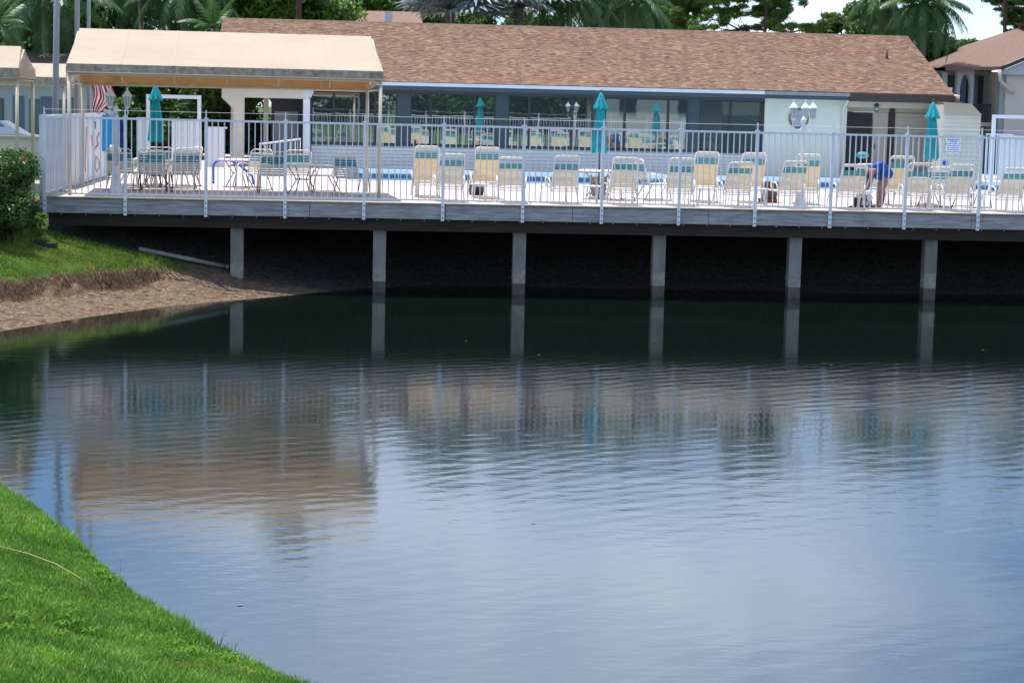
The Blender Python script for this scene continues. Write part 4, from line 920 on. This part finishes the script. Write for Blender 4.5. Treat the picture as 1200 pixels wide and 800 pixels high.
# ---------------------------------------------------------------- person bending over a bag
def skin_body(name, nodes, edges, m, parent=None, root=0, lev=2):
    me = bpy.data.meshes.new(name); me.from_pydata([n_[0] for n_ in nodes], edges, []); o = bpy.data.objects.new(name, me); COL.objects.link(o)
    md = o.modifiers.new('s','SKIN'); md.use_smooth_shade = True
    for i, n_ in enumerate(nodes): sv = me.skin_vertices[0].data[i]; r_ = n_[1]; sv.radius = (r_, r_) if not isinstance(r_, tuple) else r_; sv.use_root = (i == root)
    sb = o.modifiers.new('d','SUBSURF'); sb.levels = lev; sb.render_levels = lev
    dg = bpy.context.evaluated_depsgraph_get(); ev = o.evaluated_get(dg); nm = bpy.data.meshes.new_from_object(ev); bpy.data.objects.remove(o)
    for p_ in nm.polygons: p_.use_smooth = True
    nm.materials.clear(); nm.materials.append(MT[m]); q = link(name, nm, parent); return q
per = thing('person', (13.50,2.15,0), 'person in navy swimwear bending over a bag on the deck, bare legs', 'person')
# x to the left is the direction they face; hips high, torso folded level, arms down to the bag
nd = []; ed = []
def nadd(p_, r_, par=None): nd.append((p_, r_)); i = len(nd)-1; (ed.append((par, i)) if par is not None else None); return i
pel = nadd((.14,0,.90), .135); ab = nadd((.0,0,.95), .125, pel); ch = nadd((-.17,0,.95), .13, ab); nk0 = nadd((-.31,0,.92), .085, ch); nk = nadd((-.36,-.0,.87), .055, nk0)
hd = nadd((-.40,-.0,.80), .083, nk); hd2 = nadd((-.43,0,.71), .085, hd); hd3 = nadd((-.42,0,.64), .05, hd2)
for s in (-1,1):
    hp = nadd((.15,s*.09,.86), .13, pel); th1 = nadd((.11+.06*s,s*.12,.66), .112, hp); kn = nadd((.04+.08*s,s*.13,.46), .074, th1); cf = nadd((.05+.09*s,s*.13,.30), .072, kn); an = nadd((.04+.09*s,s*.13,.08), .042, cf); ft = nadd((.02+.09*s,s*.13,.04), .042, an); nadd((-.14+.09*s,s*.145,.03), .034, ft)
    sh_ = nadd((-.24,s*.17,.92), .080, ch); el = nadd((-.28,s*.23,.64), .054, sh_); wr = nadd((-.36,s*.13,.42), .034, el); hn_ = nadd((-.39,s*.11,.34), .030, wr)
    for k in range(4): f1 = nadd((-.40-.018*k+.02,s*(.10+.012*k)-.02,.27), .010, hn_); nadd((-.395-.018*k+.02,s*(.10+.012*k)-.025,.235-.006*(k%2)), .008, f1)
    t1 = nadd((-.355,s*.09,.31), .011, hn_); nadd((-.345,s*.08,.275), .009, t1)
body = skin_body('body', nd, ed, 'skin', per)
# clothing: one piece suit with shorts, follows the trunk
nd = []; ed = []
pel = nadd((.12,0,.90), .25); ab = nadd((.0,0,.93), .235, pel); ch = nadd((-.15,0,.93), .21, ab); nadd((-.25,0,.915), .16, ch)
for s in (-1,1): hp = nadd((.15,s*.09,.84), .19, pel); nadd((.14,s*.115,.70), .15, hp); nadd((-.235,s*.15,.925), .078, ch)
skin_body('swimsuit', nd, ed, 'navy', per)
nd = []; ed = []
a_ = nadd((-.385,0,.83), .075); b1 = nadd((-.395,0,.76), .098, a_); nadd((-.385,0,.69), .088, b1)
h_ = skin_body('hair', nd, ed, 'hair', per); h_.location = (.022,0,0)
for s in (-1,1): MB().lathe([(.004,0),(.018,.01),(.018,.03),(.004,.04)],8,c=(-.425,s*.088,.71)).build('ear','skin',per)
m_ = MB(); m_.tube([(-.50,0,.72),(-.535,0,.70),(-.505,0,.68)],[.012,.018,.012],6); m_.build('nose','skin',per)
for s in (-1,1): m_ = MB(); m_.lathe([(.003,0),(.012,.008),(.012,.018),(.003,.024)],8,c=(-.500,s*.032,.725)); m_.build('eye','pole_dark',per)
bag = thing('bag', (13.06,2.05,0), 'dark brown open tote bag on the deck beside the bending person', 'bag')
m_ = MB(); n = 20; vs = []
for i, (r_, z_) in enumerate(((.17,0),(.19,.03),(.20,.14),(.175,.25),(.15,.27),(.13,.22))):
    for j in range(n): w_ = 2*math.pi*j/n; q = r_*(1+.07*math.sin(3*w_+i)); vs.append((q*1.2*math.cos(w_), q*.7*math.sin(w_), z_+.015*math.sin(2*w_+1)*(i > 2)))
m_.add(vs,[(i*n+j,i*n+(j+1)%n,(i+1)*n+(j+1)%n,(i+1)*n+j) for i in range(5) for j in range(n)]+[tuple(range(n-1,-1,-1)),tuple(5*n+j for j in range(n))],0,True); m_.build('body','bag',bag)
for s in (-1,1): MB().tube(arc((0,s*.09,.25),.10,0,math.pi,8),.010,6).build('handle','bag',bag)
for k in range(3): MB().box((-.16+k*.11,-.148,.06),(-.10+k*.11,-.140,.17)).build('stripe','coral',bag)
lump('towel',(13.21,2.0,.17),'small white towel spilling from the brown tote bag','towel','towel_white',.09,.09,.16,1)
lump('sandal',(12.78,1.9,0),'dark sandal lying left of the tote bag','sandal','black_pot',.11,.05,.05,4)

# ---------------------------------------------------------------- pipe under the deck, garden light, hedge
def on_ground(px, py):
    lo = None
    for k in range(900):
        Y_ = -9+k*.02; p_ = at(px, py, Y_)
        if float(ground(np.array([p_.x]), np.array([Y_]))[0]) > p_.z: return p_
    return p_
m_ = MB(); c_ = on_ground(163,294)+Vector((0,-.06,.05)); e_ = on_ground(268,316)+Vector((0,-.02,.06)); print('pipe', c_, e_)
pp = thing('drain_pipe', tuple(c_), 'white plastic drain pipe lying down the bank below the deck corner', 'pipe'); m_.tube([(0,0,0), tuple(e_-c_)],.055,12); m_.build('tube','pvc',pp); m_ = MB(); m_.tube([tuple((e_-c_)*.97),tuple(e_-c_)],.062,12); m_.build('collar','pvc',pp)
g_ = thing('garden_box', (-6.55,-1.1,float(ground(np.array([-6.6]),np.array([-1.1]))[0])), 'flat black irrigation box lid in the grass by the hedge', 'irrigation box')
MB().box((-.28,-.18,-.07),(.28,.18,.035)).build('box','black_pot',g_); MB().box((-.2,-.12,.037),(.05,.12,.10)).build('lid','black_pot',g_)

def leafcloud(C, Rr, n, size, rs, flat=.8, shape='ellipsoid'):
    """n leaf quads spread through clumps; C list of (centre, radii)"""
    ws = np.array([r_[0]*r_[1]*r_[2] for _, r_ in C])**.6; ws /= ws.sum(); idx = rs.choice(len(C), n, p=ws)
    ctr = np.array([c for c, _ in C])[idx]; rad = np.array([r_ for _, r_ in C])[idx]
    d = rs.normal(size=(n,3)); d /= np.linalg.norm(d,axis=1)[:,None]; q = rs.rand(n)[:,None]**.40*(1+.45*rs.rand(n)[:,None]**3); P_ = ctr+d*rad*q
    nr_ = d*.7+rs.normal(size=(n,3))*.75+np.array([0,0,.5]); nr_ /= np.linalg.norm(nr_,axis=1)[:,None]
    a = np.cross(nr_, rs.normal(size=(n,3))); a /= np.linalg.norm(a,axis=1)[:,None]; b_ = np.cross(nr_, a)
    s = size*(.6+.8*rs.rand(n))[:,None]; a *= s; b_ *= s*.5
    V = np.stack([P_-a, P_+b_, P_+a, P_-b_],1).reshape(-1,3); return V, np.arange(4*n).reshape(-1,4)
def shade_cols(n, rs): return None
hd = thing('hedge', (-7.35,-1.0,-.7), 'dense clipped green hedge at the left edge of the picture', 'hedge')
rs = np.random.RandomState(4); C = []
for k in range(120): C.append(((rs.uniform(-1.9,.40), rs.uniform(-1.35,1.1), rs.uniform(.12,1.52)), (.30,.30,.27)))
for k in range(16): C.append(((rs.uniform(-1.8,.36), rs.uniform(-1.1,.9), 1.62+rs.uniform(-.12,.06)), (.22,.22,.16)))
V, Fq = leafcloud(C, None, 85000, .036, rs); link('foliage', npmesh('foliage', V, Fq, 'hedge_leaf'), hd)
m_ = MB()
for k in range(18): x, y = rs.uniform(-1.7,.3), rs.uniform(-.9,.9); m_.tube([(x*.8,y*.8,-.2),(x,y,.7),(x*1.05,y*1.05,1.2)],[.03,.02,.01],5)
m_.build('stems','bark',hd)
fb = thing('hibiscus_flower', tuple(at(29,187,-2.25)), 'single small red blossom on the front of the left hedge', 'flower'); m_ = MB()
for k in range(5): a = k*1.257; m_.add([(0,0,0),(.05*math.cos(a-.4),-.02,.05*math.sin(a-.4)),(.07*math.cos(a),-.035,.07*math.sin(a)),(.05*math.cos(a+.4),-.02,.05*math.sin(a+.4))],[(0,1,2,3)])
m_.build('petals','red',fb)

# ---------------------------------------------------------------- trees
def limb(mb, a, b_, r0, r1, rs, wob=.12, k=5):
    a = Vector(a); b_ = Vector(b_); pts = [a.lerp(b_, i/k)+Vector((rs.uniform(-wob,wob),rs.uniform(-wob,wob),rs.uniform(-wob,wob)))*(0 if i in (0,) else 1)*(b_-a).length*.12 for i in range(k+1)]
    mb.tube(pts, [r0+(r1-r0)*i/k for i in range(k+1)], 7); return pts
DENS = 2.4
def broad_tree(loc, h, cw, ch_, label, m='leaf_mid', n=9000, seed=0, leaf=.12, trunk_r=.16, gap=1.0, cat='tree', nc=26, bark='bark', group='trees behind the clubhouse'):
    rs = np.random.RandomState(seed); t_ = thing('broadleaf_tree', loc, label, cat, group); tk = MB(); zc = h-ch_/2
    limb(tk,(0,0,-.3),(rs.uniform(-.2,.2),0,zc-ch_*.25),trunk_r,trunk_r*.7,rs); C = []
    for k in range(nc):
        th_ = rs.uniform(0,6.28); rr = rs.uniform(.15,1)**.6; z_ = zc+rs.uniform(-.5,.5)*ch_; f_ = math.sqrt(max(.1,1-((z_-zc)/(ch_*.62))**2)); x, y = math.cos(th_)*rr*cw/2*f_, math.sin(th_)*rr*cw/2*f_
        q = rs.uniform(.6,1)*min(cw,ch_)*.205*gap; C.append(((x,y,z_),(q*1.25,q*1.1,q*.8)))
        if k%2 == 0: limb(tk,(0,0,zc-ch_*.3),(x*.9,y*.9,z_),trunk_r*.42,.02,rs)
    tk.build('trunk',bark,t_); V, Fq = leafcloud(C,None,int(n*DENS),leaf*1.05,rs); link('crown', npmesh('crown',V,Fq,m), t_); return t_
def pine(loc, h, cw, label, seed=0, lean=0, n=7000, z0=.45, group='pines', nb=12, tr=.15, clump=.45):
    rs = np.random.RandomState(seed); t_ = thing('pine_tree', loc, label, 'pine tree', group); tk = MB(); tp = Vector((lean,0,h)); tr_pts = limb(tk,(0,0,-.3),tp,tr,.05,rs,.10,8); C = []
    for k in range(nb):
        v = z0+(1-z0)*(k+rs.rand())/nb; i = min(7,int(v*8)); p0 = tr_pts[i].lerp(tr_pts[i+1], v*8-i); th_ = rs.uniform(0,6.28); l = cw/2*(1.15-v*.55)*rs.uniform(.6,1.1)
        e_ = p0+Vector((math.cos(th_)*l, math.sin(th_)*l*.8, rs.uniform(-.1,.5)*l)); bp_ = limb(tk,p0,e_,tr*.38,.015,rs,.35,5)
        for q in bp_[2:]:
            for _ in range(4):
                c = q+Vector(rs.normal(size=3))*clump*.85; C.append((tuple(c),(clump*rs.uniform(.3,.75),clump*rs.uniform(.3,.75),clump*rs.uniform(.15,.35)))); tk.tube([q,c],[.018,.008],4)
    C.append((tuple(tp),(clump,clump,clump*.7)))
    tk.build('trunk','bark_red',t_); V, Fq = leafcloud(C,None,int(n*3.0),.15,rs); b2 = V.reshape(-1,4,3); c0 = b2.mean(1,keepdims=True); d1 = b2[:,1:2]-b2[:,3:4]
    b2[:,1] = (c0+d1*.17)[:,0]; b2[:,3] = (c0-d1*.17)[:,0]; V = b2.reshape(-1,3); link('crown', npmesh('crown',V,Fq,'needle'), t_); return t_
def frond_mesh(L_, droop, rs, m='palm_green', n=27, lw=.046, ll=.60, name='frond'):
    mb_ = MB(); pts = []
    for i in range(13): u = i/12; pts.append(Vector((L_*(u-.18*u*u*droop), 0, L_*(.35*u-droop*.75*u*u))))
    mb_.tube(pts, [.03*(1-u*.85) for u in np.linspace(0,1,13)], 5)
    for i in range(n):
        u = .20+.79*i/n; f_ = u*12; j = min(11,int(f_)); p = pts[j].lerp(pts[j+1], f_-j); tg = (pts[j+1]-pts[j]).normalized(); l = ll*math.sin(math.pi*min(1,(u*.85+.12)))**.6*rs.uniform(.85,1.1)
        for s in (-1,1):
            side_ = Vector((0,s,0)); dr = (side_*.75+tg*.55+Vector((0,0,-.25-rs.uniform(0,.3)))).normalized(); tip = p+dr*l+Vector((0,0,-.25*l*droop)); mid = p+dr*l*.5; w_ = tg*lw
            mb_.add([p-w_*.5,p+w_*.5,mid+w_,mid-w_*.2,tip],[(0,1,2,3),(3,2,4)])
    return mb_.mesh(name, m)
RSF = np.random.RandomState(11); FR = [frond_mesh(2.5,d,RSF) for d in (.35,.7,1.05,1.35)]
FRB = [frond_mesh(3.3,d,RSF,'palm_green',32,.055,.78) for d in (.5,.9,1.25)]
def palm(loc, h, label, seed=0, n=26, scale=1.0, kinds=None, tr=.13, lean=0, group='feather palms', crownshaft=True):
    rs = np.random.RandomState(seed); t_ = thing('palm_tree', loc, label, 'palm tree', group); ms = kinds or FR
    tk = MB(); tk.tube([(0,0,-.3),(lean*.3,0,h*.4),(lean,0,h)],[tr*1.25,tr,tr*.85],10); tk.build('trunk','palm_trunk',t_)
    for k in range(n):
        e_ = k/n; i = min(len(ms)-1, int(e_*len(ms))); o = link('frond', ms[i], t_, (lean,0,h), (0, R(rs.uniform(-8,8)-50+e_*88), k*2.4+rs.uniform(-.2,.2))); s = scale*rs.uniform(.85,1.1); o.scale = (s,s,s)
    return t_
def fan_mesh(r, rs, m='silver'):
    mb_ = MB(); mb_.tube([(0,0,0),(r*.9,0,r*.15)],[.03,.02],5); c = Vector((r*.9,0,r*.15)); k = 26
    for i in range(k):
        a = R(-135+270*i/(k-1)); d = Vector((math.cos(a), math.sin(a), .15*math.cos(a)+.18*abs(math.sin(a)))).normalized(); l = r*(.82+.18*math.cos(a))*rs.uniform(.92,1.05); w_ = d.cross(Vector((0,0,1))).normalized()
        mid = c+d*l*.62+Vector((0,0,.03*((i%2)*2-1))); tip = c+d*l+Vector((0,0,-.22*l*rs.uniform(.4,1))); hw = l*.62*R(270/(k-1))*.48
        mb_.add([c, mid+w_*hw, tip, mid-w_*hw],[(0,1,2,3)])
    return mb_.mesh('fan_leaf', m)
FAN = [fan_mesh(1.15, RSF) for _ in range(3)]
def fan_palm(loc, h, label, seed=0, n=24, s0=1.0, tr=.2):
    rs = np.random.RandomState(seed); t_ = thing('fan_palm', loc, label, 'palm tree', 'silver fan palms'); MB().tube([(0,0,-.3),(0,0,h)],[tr*1.2,tr],10).build('trunk','palm_trunk',t_)
    for k in range(n):
        o = link('fan_leaf', FAN[k%3], t_, (0,0,h), (R(rs.uniform(-25,25)), R(-75+k/n*95+rs.uniform(-8,8)), k*2.4+rs.uniform(-.3,.3))); s = s0*rs.uniform(.8,1.15); o.scale = (s,s,s)
    return t_
def TX(px, py, Y): p_ = at(px, py, Y); return p_.x, p_.z

# far masses first, left to right
x, z_ = TX(20,-30,44); broad_tree((x,44,-.1), z_, 7.5, 6.5, 'dark dense tree filling the top left corner', 'leaf_dark', 30000, 1, .13, nc=34)
x, z_ = TX(100,-10,48); broad_tree((x-1,48,-.1), 8.6, 6, 6.0, 'dark tree behind the flagpoles', 'leaf_dark', 9000, 2, .13, gap=.9)
x, z_ = TX(60,-40,40); broad_tree((x,40,-.1), 7.0, 5, 5.6, 'mid green leafy tree behind the low left canopy', 'leaf_mid', 11000, 3, .11, nc=30)
x, z_ = TX(235,-10,46); broad_tree((x,46,-.1), 8.2, 6.4, 7.0, 'dark tree seen beneath and above the big canopy left of the roof', 'leaf_dark', 14000, 5, .13, nc=34)
x, z_ = TX(205,60,33); broad_tree((x,33,-.1), 3.6, 5.2, 3.2, 'low dark bushy tree behind the far white fence panels', 'leaf_mid', 9000, 15, .10, gap=1.2)
x, z_ = TX(330,-30,42); broad_tree((x,42,-.1), 9.0, 5.6, 5.0, 'bright green spreading tree above the left end of the roof', 'leaf_bright', 14000, 6, .12, nc=34)
x, z_ = TX(430,-20,52); broad_tree((x,52,-.1), 9.4, 7.0, 4.2, 'bright green tree behind the second roof ridge', 'leaf_bright', 14000, 7, .12, nc=32)
x, z_ = TX(560,-20,54); broad_tree((x,54,-.1), 9.0, 6.5, 4.2, 'mid green tree behind the silver fan palms', 'leaf_mid', 9000, 8, .13)
x, z_ = TX(700,-30,46); broad_tree((x,46,-.1), 8.4, 6.4, 4.0, 'dark tree behind the feather palms right of the silver palms', 'leaf_dark', 10000, 9, .12, gap=.85)
x, z_ = TX(800,-10,50); pine((x,50,-.1), 10, 4.6, 'reddish trunked pine right of the dark palms', 21, .3, 7000, .6, nb=12)
x, z_ = TX(905,-10,44); pine((x+.6,44,-.1), 9.5, 7.4, 'spreading pine against the open sky above the right half of the roof', 22, -1.2, 12000, .60, nb=15, clump=.5)
x, z_ = TX(1000,0,46); broad_tree((x,46,-.1), 7.6, 4.6, 3.6, 'rounded green tree between the spreading pine and the drooping palm', 'leaf_mid', 9000, 10, .11)
x, z_ = TX(1112,60,52); broad_tree((x+.3,52,-.1), 6.1, 3.2, 2.6, 'small green tree low behind the drooping palm, left of the apartment roof', 'leaf_mid', 5000, 12, .10)
x, z_ = TX(1172,40,58); pine((x,58,-.1), 11.5, 8.0, 'pine behind the apartment roof, left one of the pair', 23, .25, 9000, .55, nb=15, tr=.2, clump=.42)
x, z_ = TX(1200,40,60); pine((x+.5,60,-.1), 12, 6, 'pine behind the apartment roof, right one of the pair', 24, 0, 7000, .6, nb=11, tr=.18, clump=.42)
x, z_ = TX(126,20,50); pine((x,50,-.1), 10.5, 5.5, 'thin pine with open branches beside the flagpoles', 25, .2, 6000, .45, nb=12, clump=.35)
x, z_ = TX(352,0,36.5); t_ = pine((x,36.5,-.1), 11.5, 3, 'straight dark pine trunk rising behind the left end of the roof', 26, 0, 2500, .85, nb=6, tr=.2)
x, z_ = TX(770,-10,54); broad_tree((x,54,-.1), 8.4, 5.5, 4.0, 'mid green tree behind the pine right of the dark palms', 'leaf_mid', 8000, 16, .13)
x, z_ = TX(1060,20,44); broad_tree((x,44,-.1), 7.2, 4.4, 4.6, 'dark green tree between the drooping palm and its left neighbour', 'leaf_dark', 9000, 17, .12)
x, z_ = TX(160,20,52); broad_tree((x,52,-.1), 8.0, 6.0, 7.0, 'dark tree left of the big canopy ridge', 'leaf_dark', 9000, 18, .13)
x, z_ = TX(280,60,44); broad_tree((x,44,-.1), 5.6, 5.5, 5.6, 'dark tree seen through the breezeway', 'leaf_dark', 9000, 19, .12)
# palms
x, z_ = TX(52,-6,34); palm((x,34,-.1), z_, 'feather palm with long drooping fronds behind the thick grey pole', 31, 26, 1.05, FRB, .14)
x, z_ = TX(-5,30,30); palm((x,30,-.1), z_, 'palm with a reddish trunk at the left edge of the picture', 32, 18, .7)
x, z_ = TX(215,-14,36); palm((x,36,-.1), z_, 'feather palm above the big canopy', 33, 24, .95, FRB)
x, z_ = TX(165,-20,38); palm((x,38,-.1), z_, 'feather palm left of the one above the big canopy', 34, 22, .8, FRB)
x, z_ = TX(250,40,33); palm((x,33,-.1), 5.2, 'grey ringed palm trunk seen through the breezeway opening', 35, 16, .7)
x, z_ = TX(528,9,35.5); fan_palm((x,35.5,-.1), z_, 'silver blue fan palm above the roof ridge, left one of the pair', 1, 36, 1.35)
x, z_ = TX(608,6,36); fan_palm((x,36,-.1), z_, 'silver blue fan palm above the roof ridge, right one of the pair', 2, 34, 1.25)
x, z_ = TX(668,-2,36.5); palm((x,36.5,-.1), z_, 'dark feather palm just right of the silver fan palms', 36, 36, 1.0)
x, z_ = TX(735,-4,38); palm((x,38,-.1), z_, 'dark feather palm, second right of the silver fan palms', 37, 36, 1.1)
x, z_ = TX(1084,4,36); palm((x,36,-.1), z_, 'feather palm with drooping fronds beside the right end of the roof', 38, 54, .95, FR, .14)
x, z_ = TX(1035,-6,39); palm((x,39,-.1), z_, 'feather palm left of the drooping one, behind the roof', 39, 40, .9, FR, .14)

# ---------------------------------------------------------------- buildings in the background
b2 = thing('rear_building', (1.2,46,0), 'second brown shingled building whose ridge shows behind the clubhouse roof', 'building')
MB().box((-2.6,0,-.1),(3.4,6,5.0)).build('wall','cream',b2); x0, x1 = at(375,20,46).x-1.2, at(478,20,46).x-1.2+.9
rf = MB().add([(x0,-.5,5.0),(x1,-.5,5.0),(x1-.2,3,6.72),(x0+.35,3,6.70),(x1,6.5,5.0),(x0,6.5,5.0)],[(0,1,2,3),(3,2,4,5),(0,3,5),(1,4,2)]).build('roof',mat('rear_shingle',(.30,.19,.15),.95,col2=(.20,.125,.10),vscale=6,stretch=(1,1,5)),b2)
v_ = at(455,15,48); MB().box((v_.x-1.2-.18,1.3,5.9),(v_.x-1.2+.18,1.7,6.62)).build('roof_vent','white_paint',rf)

ap = thing('apartment_building', (28.5,36,0), 'two storey pale apartment building with an arch, balcony and brown roof at the right edge', 'building')
def A(px, py, Y=36): p_ = at(px,py,Y); return p_.x-28.5, p_.z
X_l = A(1111,100)[0]; X_a0, X_a1 = A(1124,100)[0], A(1144,100)[0]; Xc = A(1178.5,100)[0]; Xp = A(1172,100)[0]; FL = 2.12
MB().box((X_l,2.2,-.2),(12,9,4.3)).build('wall','apt_green',ap)
MB().box((Xc-.02,-.1,-.2),(12,2.19,4.25)).build('wall','apt_cream',ap)
MB().box((Xp,.0,-.2),(Xc-.022,.25,4.25)).build('corner_pier','apt_green',ap)
m_ = MB(); xa, xb = A(1128,100)[0], A(1140.5,100)[0]; z_t = 4.36; z_sp, rise = 3.45, A(1134,87)[1]-3.45; xm, ra = (xa+xb)/2, (xb-xa)/2
arcp = [(xm-ra*math.cos(a), z_sp+rise*math.sin(a)) for a in np.linspace(0,math.pi,15)]
for i in range(14):
    (u0,v0),(u1,v1) = arcp[i], arcp[i+1]; m_.add([(u0,.3,v0),(u1,.3,v1),(u1,.3,z_t),(u0,.3,z_t),(u0,.6,v0),(u1,.6,v1)],[(0,1,2,3),(1,0,4,5)])
m_.box((X_a0,.3,-.2),(xa,.6,z_t)); m_.box((xb,.3,-.2),(X_a1,.6,z_t)); m_.box((xa,.3,FL-.3),(xb,.6,FL+.35)); m_.build('arch_wall','apt_green',ap)
MB().box((X_l,.9,FL-.17),(Xc-.03,2.19,FL)).build('balcony_floor','apt_cream',ap)
MB().box((X_l-.05,.45,-.2),(X_l+.1,.7,4.2)).build('column','apt_green',ap)
rl = MB()
for k in range(16): xx = X_a1+.02+k*(Xp-X_a1-.02)/16; rl.box((xx,.93,FL),(xx+.03,.955,FL+.72))
rl.box((X_a1,.92,FL+.72),(Xp,.965,FL+.78)); rl.build('balcony_railing','slate_frame',ap)
for k, xx in enumerate(np.linspace(X_a1+.12,Xp-.14,4)): MB().box((xx-.10,2.05,FL+.02),(xx+.10,2.18,4.1)).build('window','slate_frame' if k%2 else 'bluegrey',ap)
MB().box((X_l+.12,2.05,FL),(X_l+.22,2.18,4.0)).build('window','bluegrey',ap); MB().box((X_l+.28,2.05,FL),(X_l+.38,2.18,4.0)).build('window','bluegrey',ap); MB().box((xa-.1,2.05,FL),(xb+.1,2.18,4.1)).build('window','slate_frame',ap)
MB().box((X_a1+.05,2.05,-.1),(Xp-.05,2.18,1.75)).build('window','slate_frame',ap)
xe, ze = A(1107,79); xg, zg = A(1168,79)
rr_ = MB(); rr_.add([(xe,-.1,ze),(xg,-.5,zg+.02),(xg+3.4,-.5,zg+1.50),(xg+4.4,8,zg+2.25),(xe+6.2,8,ze+2.2),(xe,9,ze),(xe,-.1,ze-.14),(xg,-.5,zg-.12)],[(0,1,4),(1,2,3,4),(0,4,5),(0,6,7,1)])
rr_.add([(xg+3.4,-.5,zg+1.5),(xg+7,-.5,zg),(xg+7,8,zg),(xg+3.4,8,zg+2.3)],[(0,1,2,3)])
rr_.build('roof',mat('apt_shingle',(.22,.135,.105),.95,col2=(.16,.10,.08),vscale=7,stretch=(1,1,5)),ap)
MB().add([(xg,-.52,zg-.16),(xg+3.4,-.52,zg+1.32),(xg+3.4,-.52,zg+1.49),(xg,-.52,zg+.01)],[(0,1,2,3)]).build('rake_board','brown_fascia',ap)
MB().add([(xg+.1,-.3,zg-.16),(xg+3.4,-.3,zg+1.28),(xg+7,-.3,zg-.1),(xg+7,-.3,zg-.35),(xg+.1,-.3,zg-.30)],[(0,1,2,3,4)]).build('gable','pale_wall',ap)
m_ = MB(); m_.tube([(xg-.05,-.55,zg-.12),(xg+.0,-.5,zg-.55),(xg+.55,-.2,zg-.95),(xg+.75,-.2,zg-1.05)],.075,8); m_.build('downspout','apt_cream',ap)
cam_ = thing('security_camera', tuple(at(1096,128,WY+.5)), 'white camera on a short mast above the cream shed', 'camera'); cam_.location = (22.75,26.2,2.85); MB().box((-.09,-.09,-.3),(.09,.09,.55)).build('mast','white_paint',cam_); MB().tube([(.05,-.1,.25),(.36,-.2,.20)],.06,10).build('housing','white_paint',cam_)

lb = thing('left_building', (-12.5,31,0), 'pale building with blue grey shutters behind the left canopies', 'building')
MB().box((-6,0,-.1),(3.4,5,2.95)).build('wall','pale_wall',lb)
for xx in (-1.2,.15,1.2,2.3): MB().box((xx,-.06,.15),(xx+.42,-.002,2.3)).build('shutter','bluegrey',lb)
for xx in (-.6,.75,1.8): MB().box((xx,-.05,.5),(xx+.4,-.002,2.2)).build('window','car_glass',lb)
MB().add([(-6.3,-.6,2.9),(3.8,-.6,2.9),(3.0,2.5,4.0),(-6.3,2.5,4.0),(3.8,5.4,2.9),(-6.3,5.4,2.9)],[(0,1,2,3),(3,2,4,5),(1,4,2)]).build('roof','roof_base',lb)
lw = thing('low_beige_wall', (-9.9,12.0,-.06), 'low beige wall behind the hedge at the left', 'wall'); MB().box((-4,-.1,0),(2.55,.1,1.12)).build('wall','cream',lw); MB().box((-4.02,-.14,1.122),(2.57,.14,1.20)).build('capping','path',lw)
pa_ = MB().box((-11.5,7.6,-.30),(-7.0,9.6,-.03)).build('path','path'); tag(pa_, kind='structure')
pb_ = MB().box((-9.0,2.4,-.55),(-6.95,7.5,-.34)).build('mulch_bed','mulch'); tag(pb_, kind='structure')

# parked car behind the low wall
car = thing('parked_car', (-12.0,22.5,-.06), 'silver blue car parked behind the low beige wall at the left edge', 'car')
prof = [(-2.1,.35),(-2.15,.75),(-1.9,.95),(-1.1,1.02),(-.45,1.48),(.75,1.50),(1.45,1.08),(2.05,.98),(2.15,.6),(2.1,.32)]
m_ = MB(); n = len(prof)
for s in (-.85,.85): m_.v += [(x, s*(1 if z__ < 1.1 else .82), z__) for x, z__ in prof]
m_.f += [tuple(range(n)), tuple(range(2*n-1,n-1,-1))]+[(i,i+n,(i+1)%n+n,(i+1)%n) for i in range(n)]; m_.m += [0]*(n+2); m_.sm += [False]*(n+2); m_.build('body','car_paint',car)
MB().add([(-1.02,-.66,1.06),(-1.02,.66,1.06),(-.50,.60,1.46),(-.50,-.60,1.46)],[(0,1,2,3)]).build('windscreen','car_glass',car).location = (-.02,0,.02)
m_ = MB(); m_.add([(-.85,-.80,1.06),(1.2,-.80,1.06),(.7,-.715,1.44),(-.42,-.715,1.44)],[(0,1,2,3)]); m_.build('side_window','car_glass',car).location = (0,-.02,0)
wh = MB().tube([(0,-.10,0),(0,.10,0)],.31,20).mesh('wheel','tyre'); hb_ = MB().tube([(0,-.115,0),(0,-.10,0)],.19,14).mesh('rim','gutter')
for x in (-1.35,1.35):
    for s in (-.78,.78): w_ = link('wheel', wh, car, (x,s,.31)); link('rim', hb_, w_)

# ---------------------------------------------------------------- the bank behind the photographer, which the windows mirror
cb2 = thing('cream_house', (24.6,-56,.6), 'cream house with a dark window across the pond, mirrored in the clubhouse windows', 'house')
MB().box((-4.8,-7,-.5),(5.5,0,4.6)).build('wall','apt_cream',cb2)
for xx in (-2.6,1.9): w_ = MB().box((xx,.002,1.5),(xx+1.2,.06,2.7)).build('window','slate_frame',cb2)
MB().add([(-5.3,.6,4.5),(6,.6,4.5),(6,-3.5,6.3),(-5.3,-3.5,6.3),(6,-7.6,4.5),(-5.3,-7.6,4.5)],[(0,1,2,3),(3,2,4,5)]).build('roof','roof_base',cb2)
for i, (x, y, h, m, lab) in enumerate(((12.0,-57,6.5,'leaf_mid','green tree on the near shore mirrored in the middle windows'),(17.0,-59,6.8,'leaf_mid','green tree beside the cream house on the near shore'),(7.5,-60,7.0,'leaf_dark','dark tree on the near shore mirrored beside the middle windows'),(2.5,-62,8.0,'leaf_dark','tall dark tree far behind the photographer, mirrored in the left windows'),(-3.5,-60,7.0,'leaf_mid','mid green tree behind the photographer, mirrored in the leftmost windows'))):
    broad_tree((x,y,.3), h, 6.4, h*1.0, lab, m, 6000, 60+i, .17, nc=34, group='trees on the near shore')
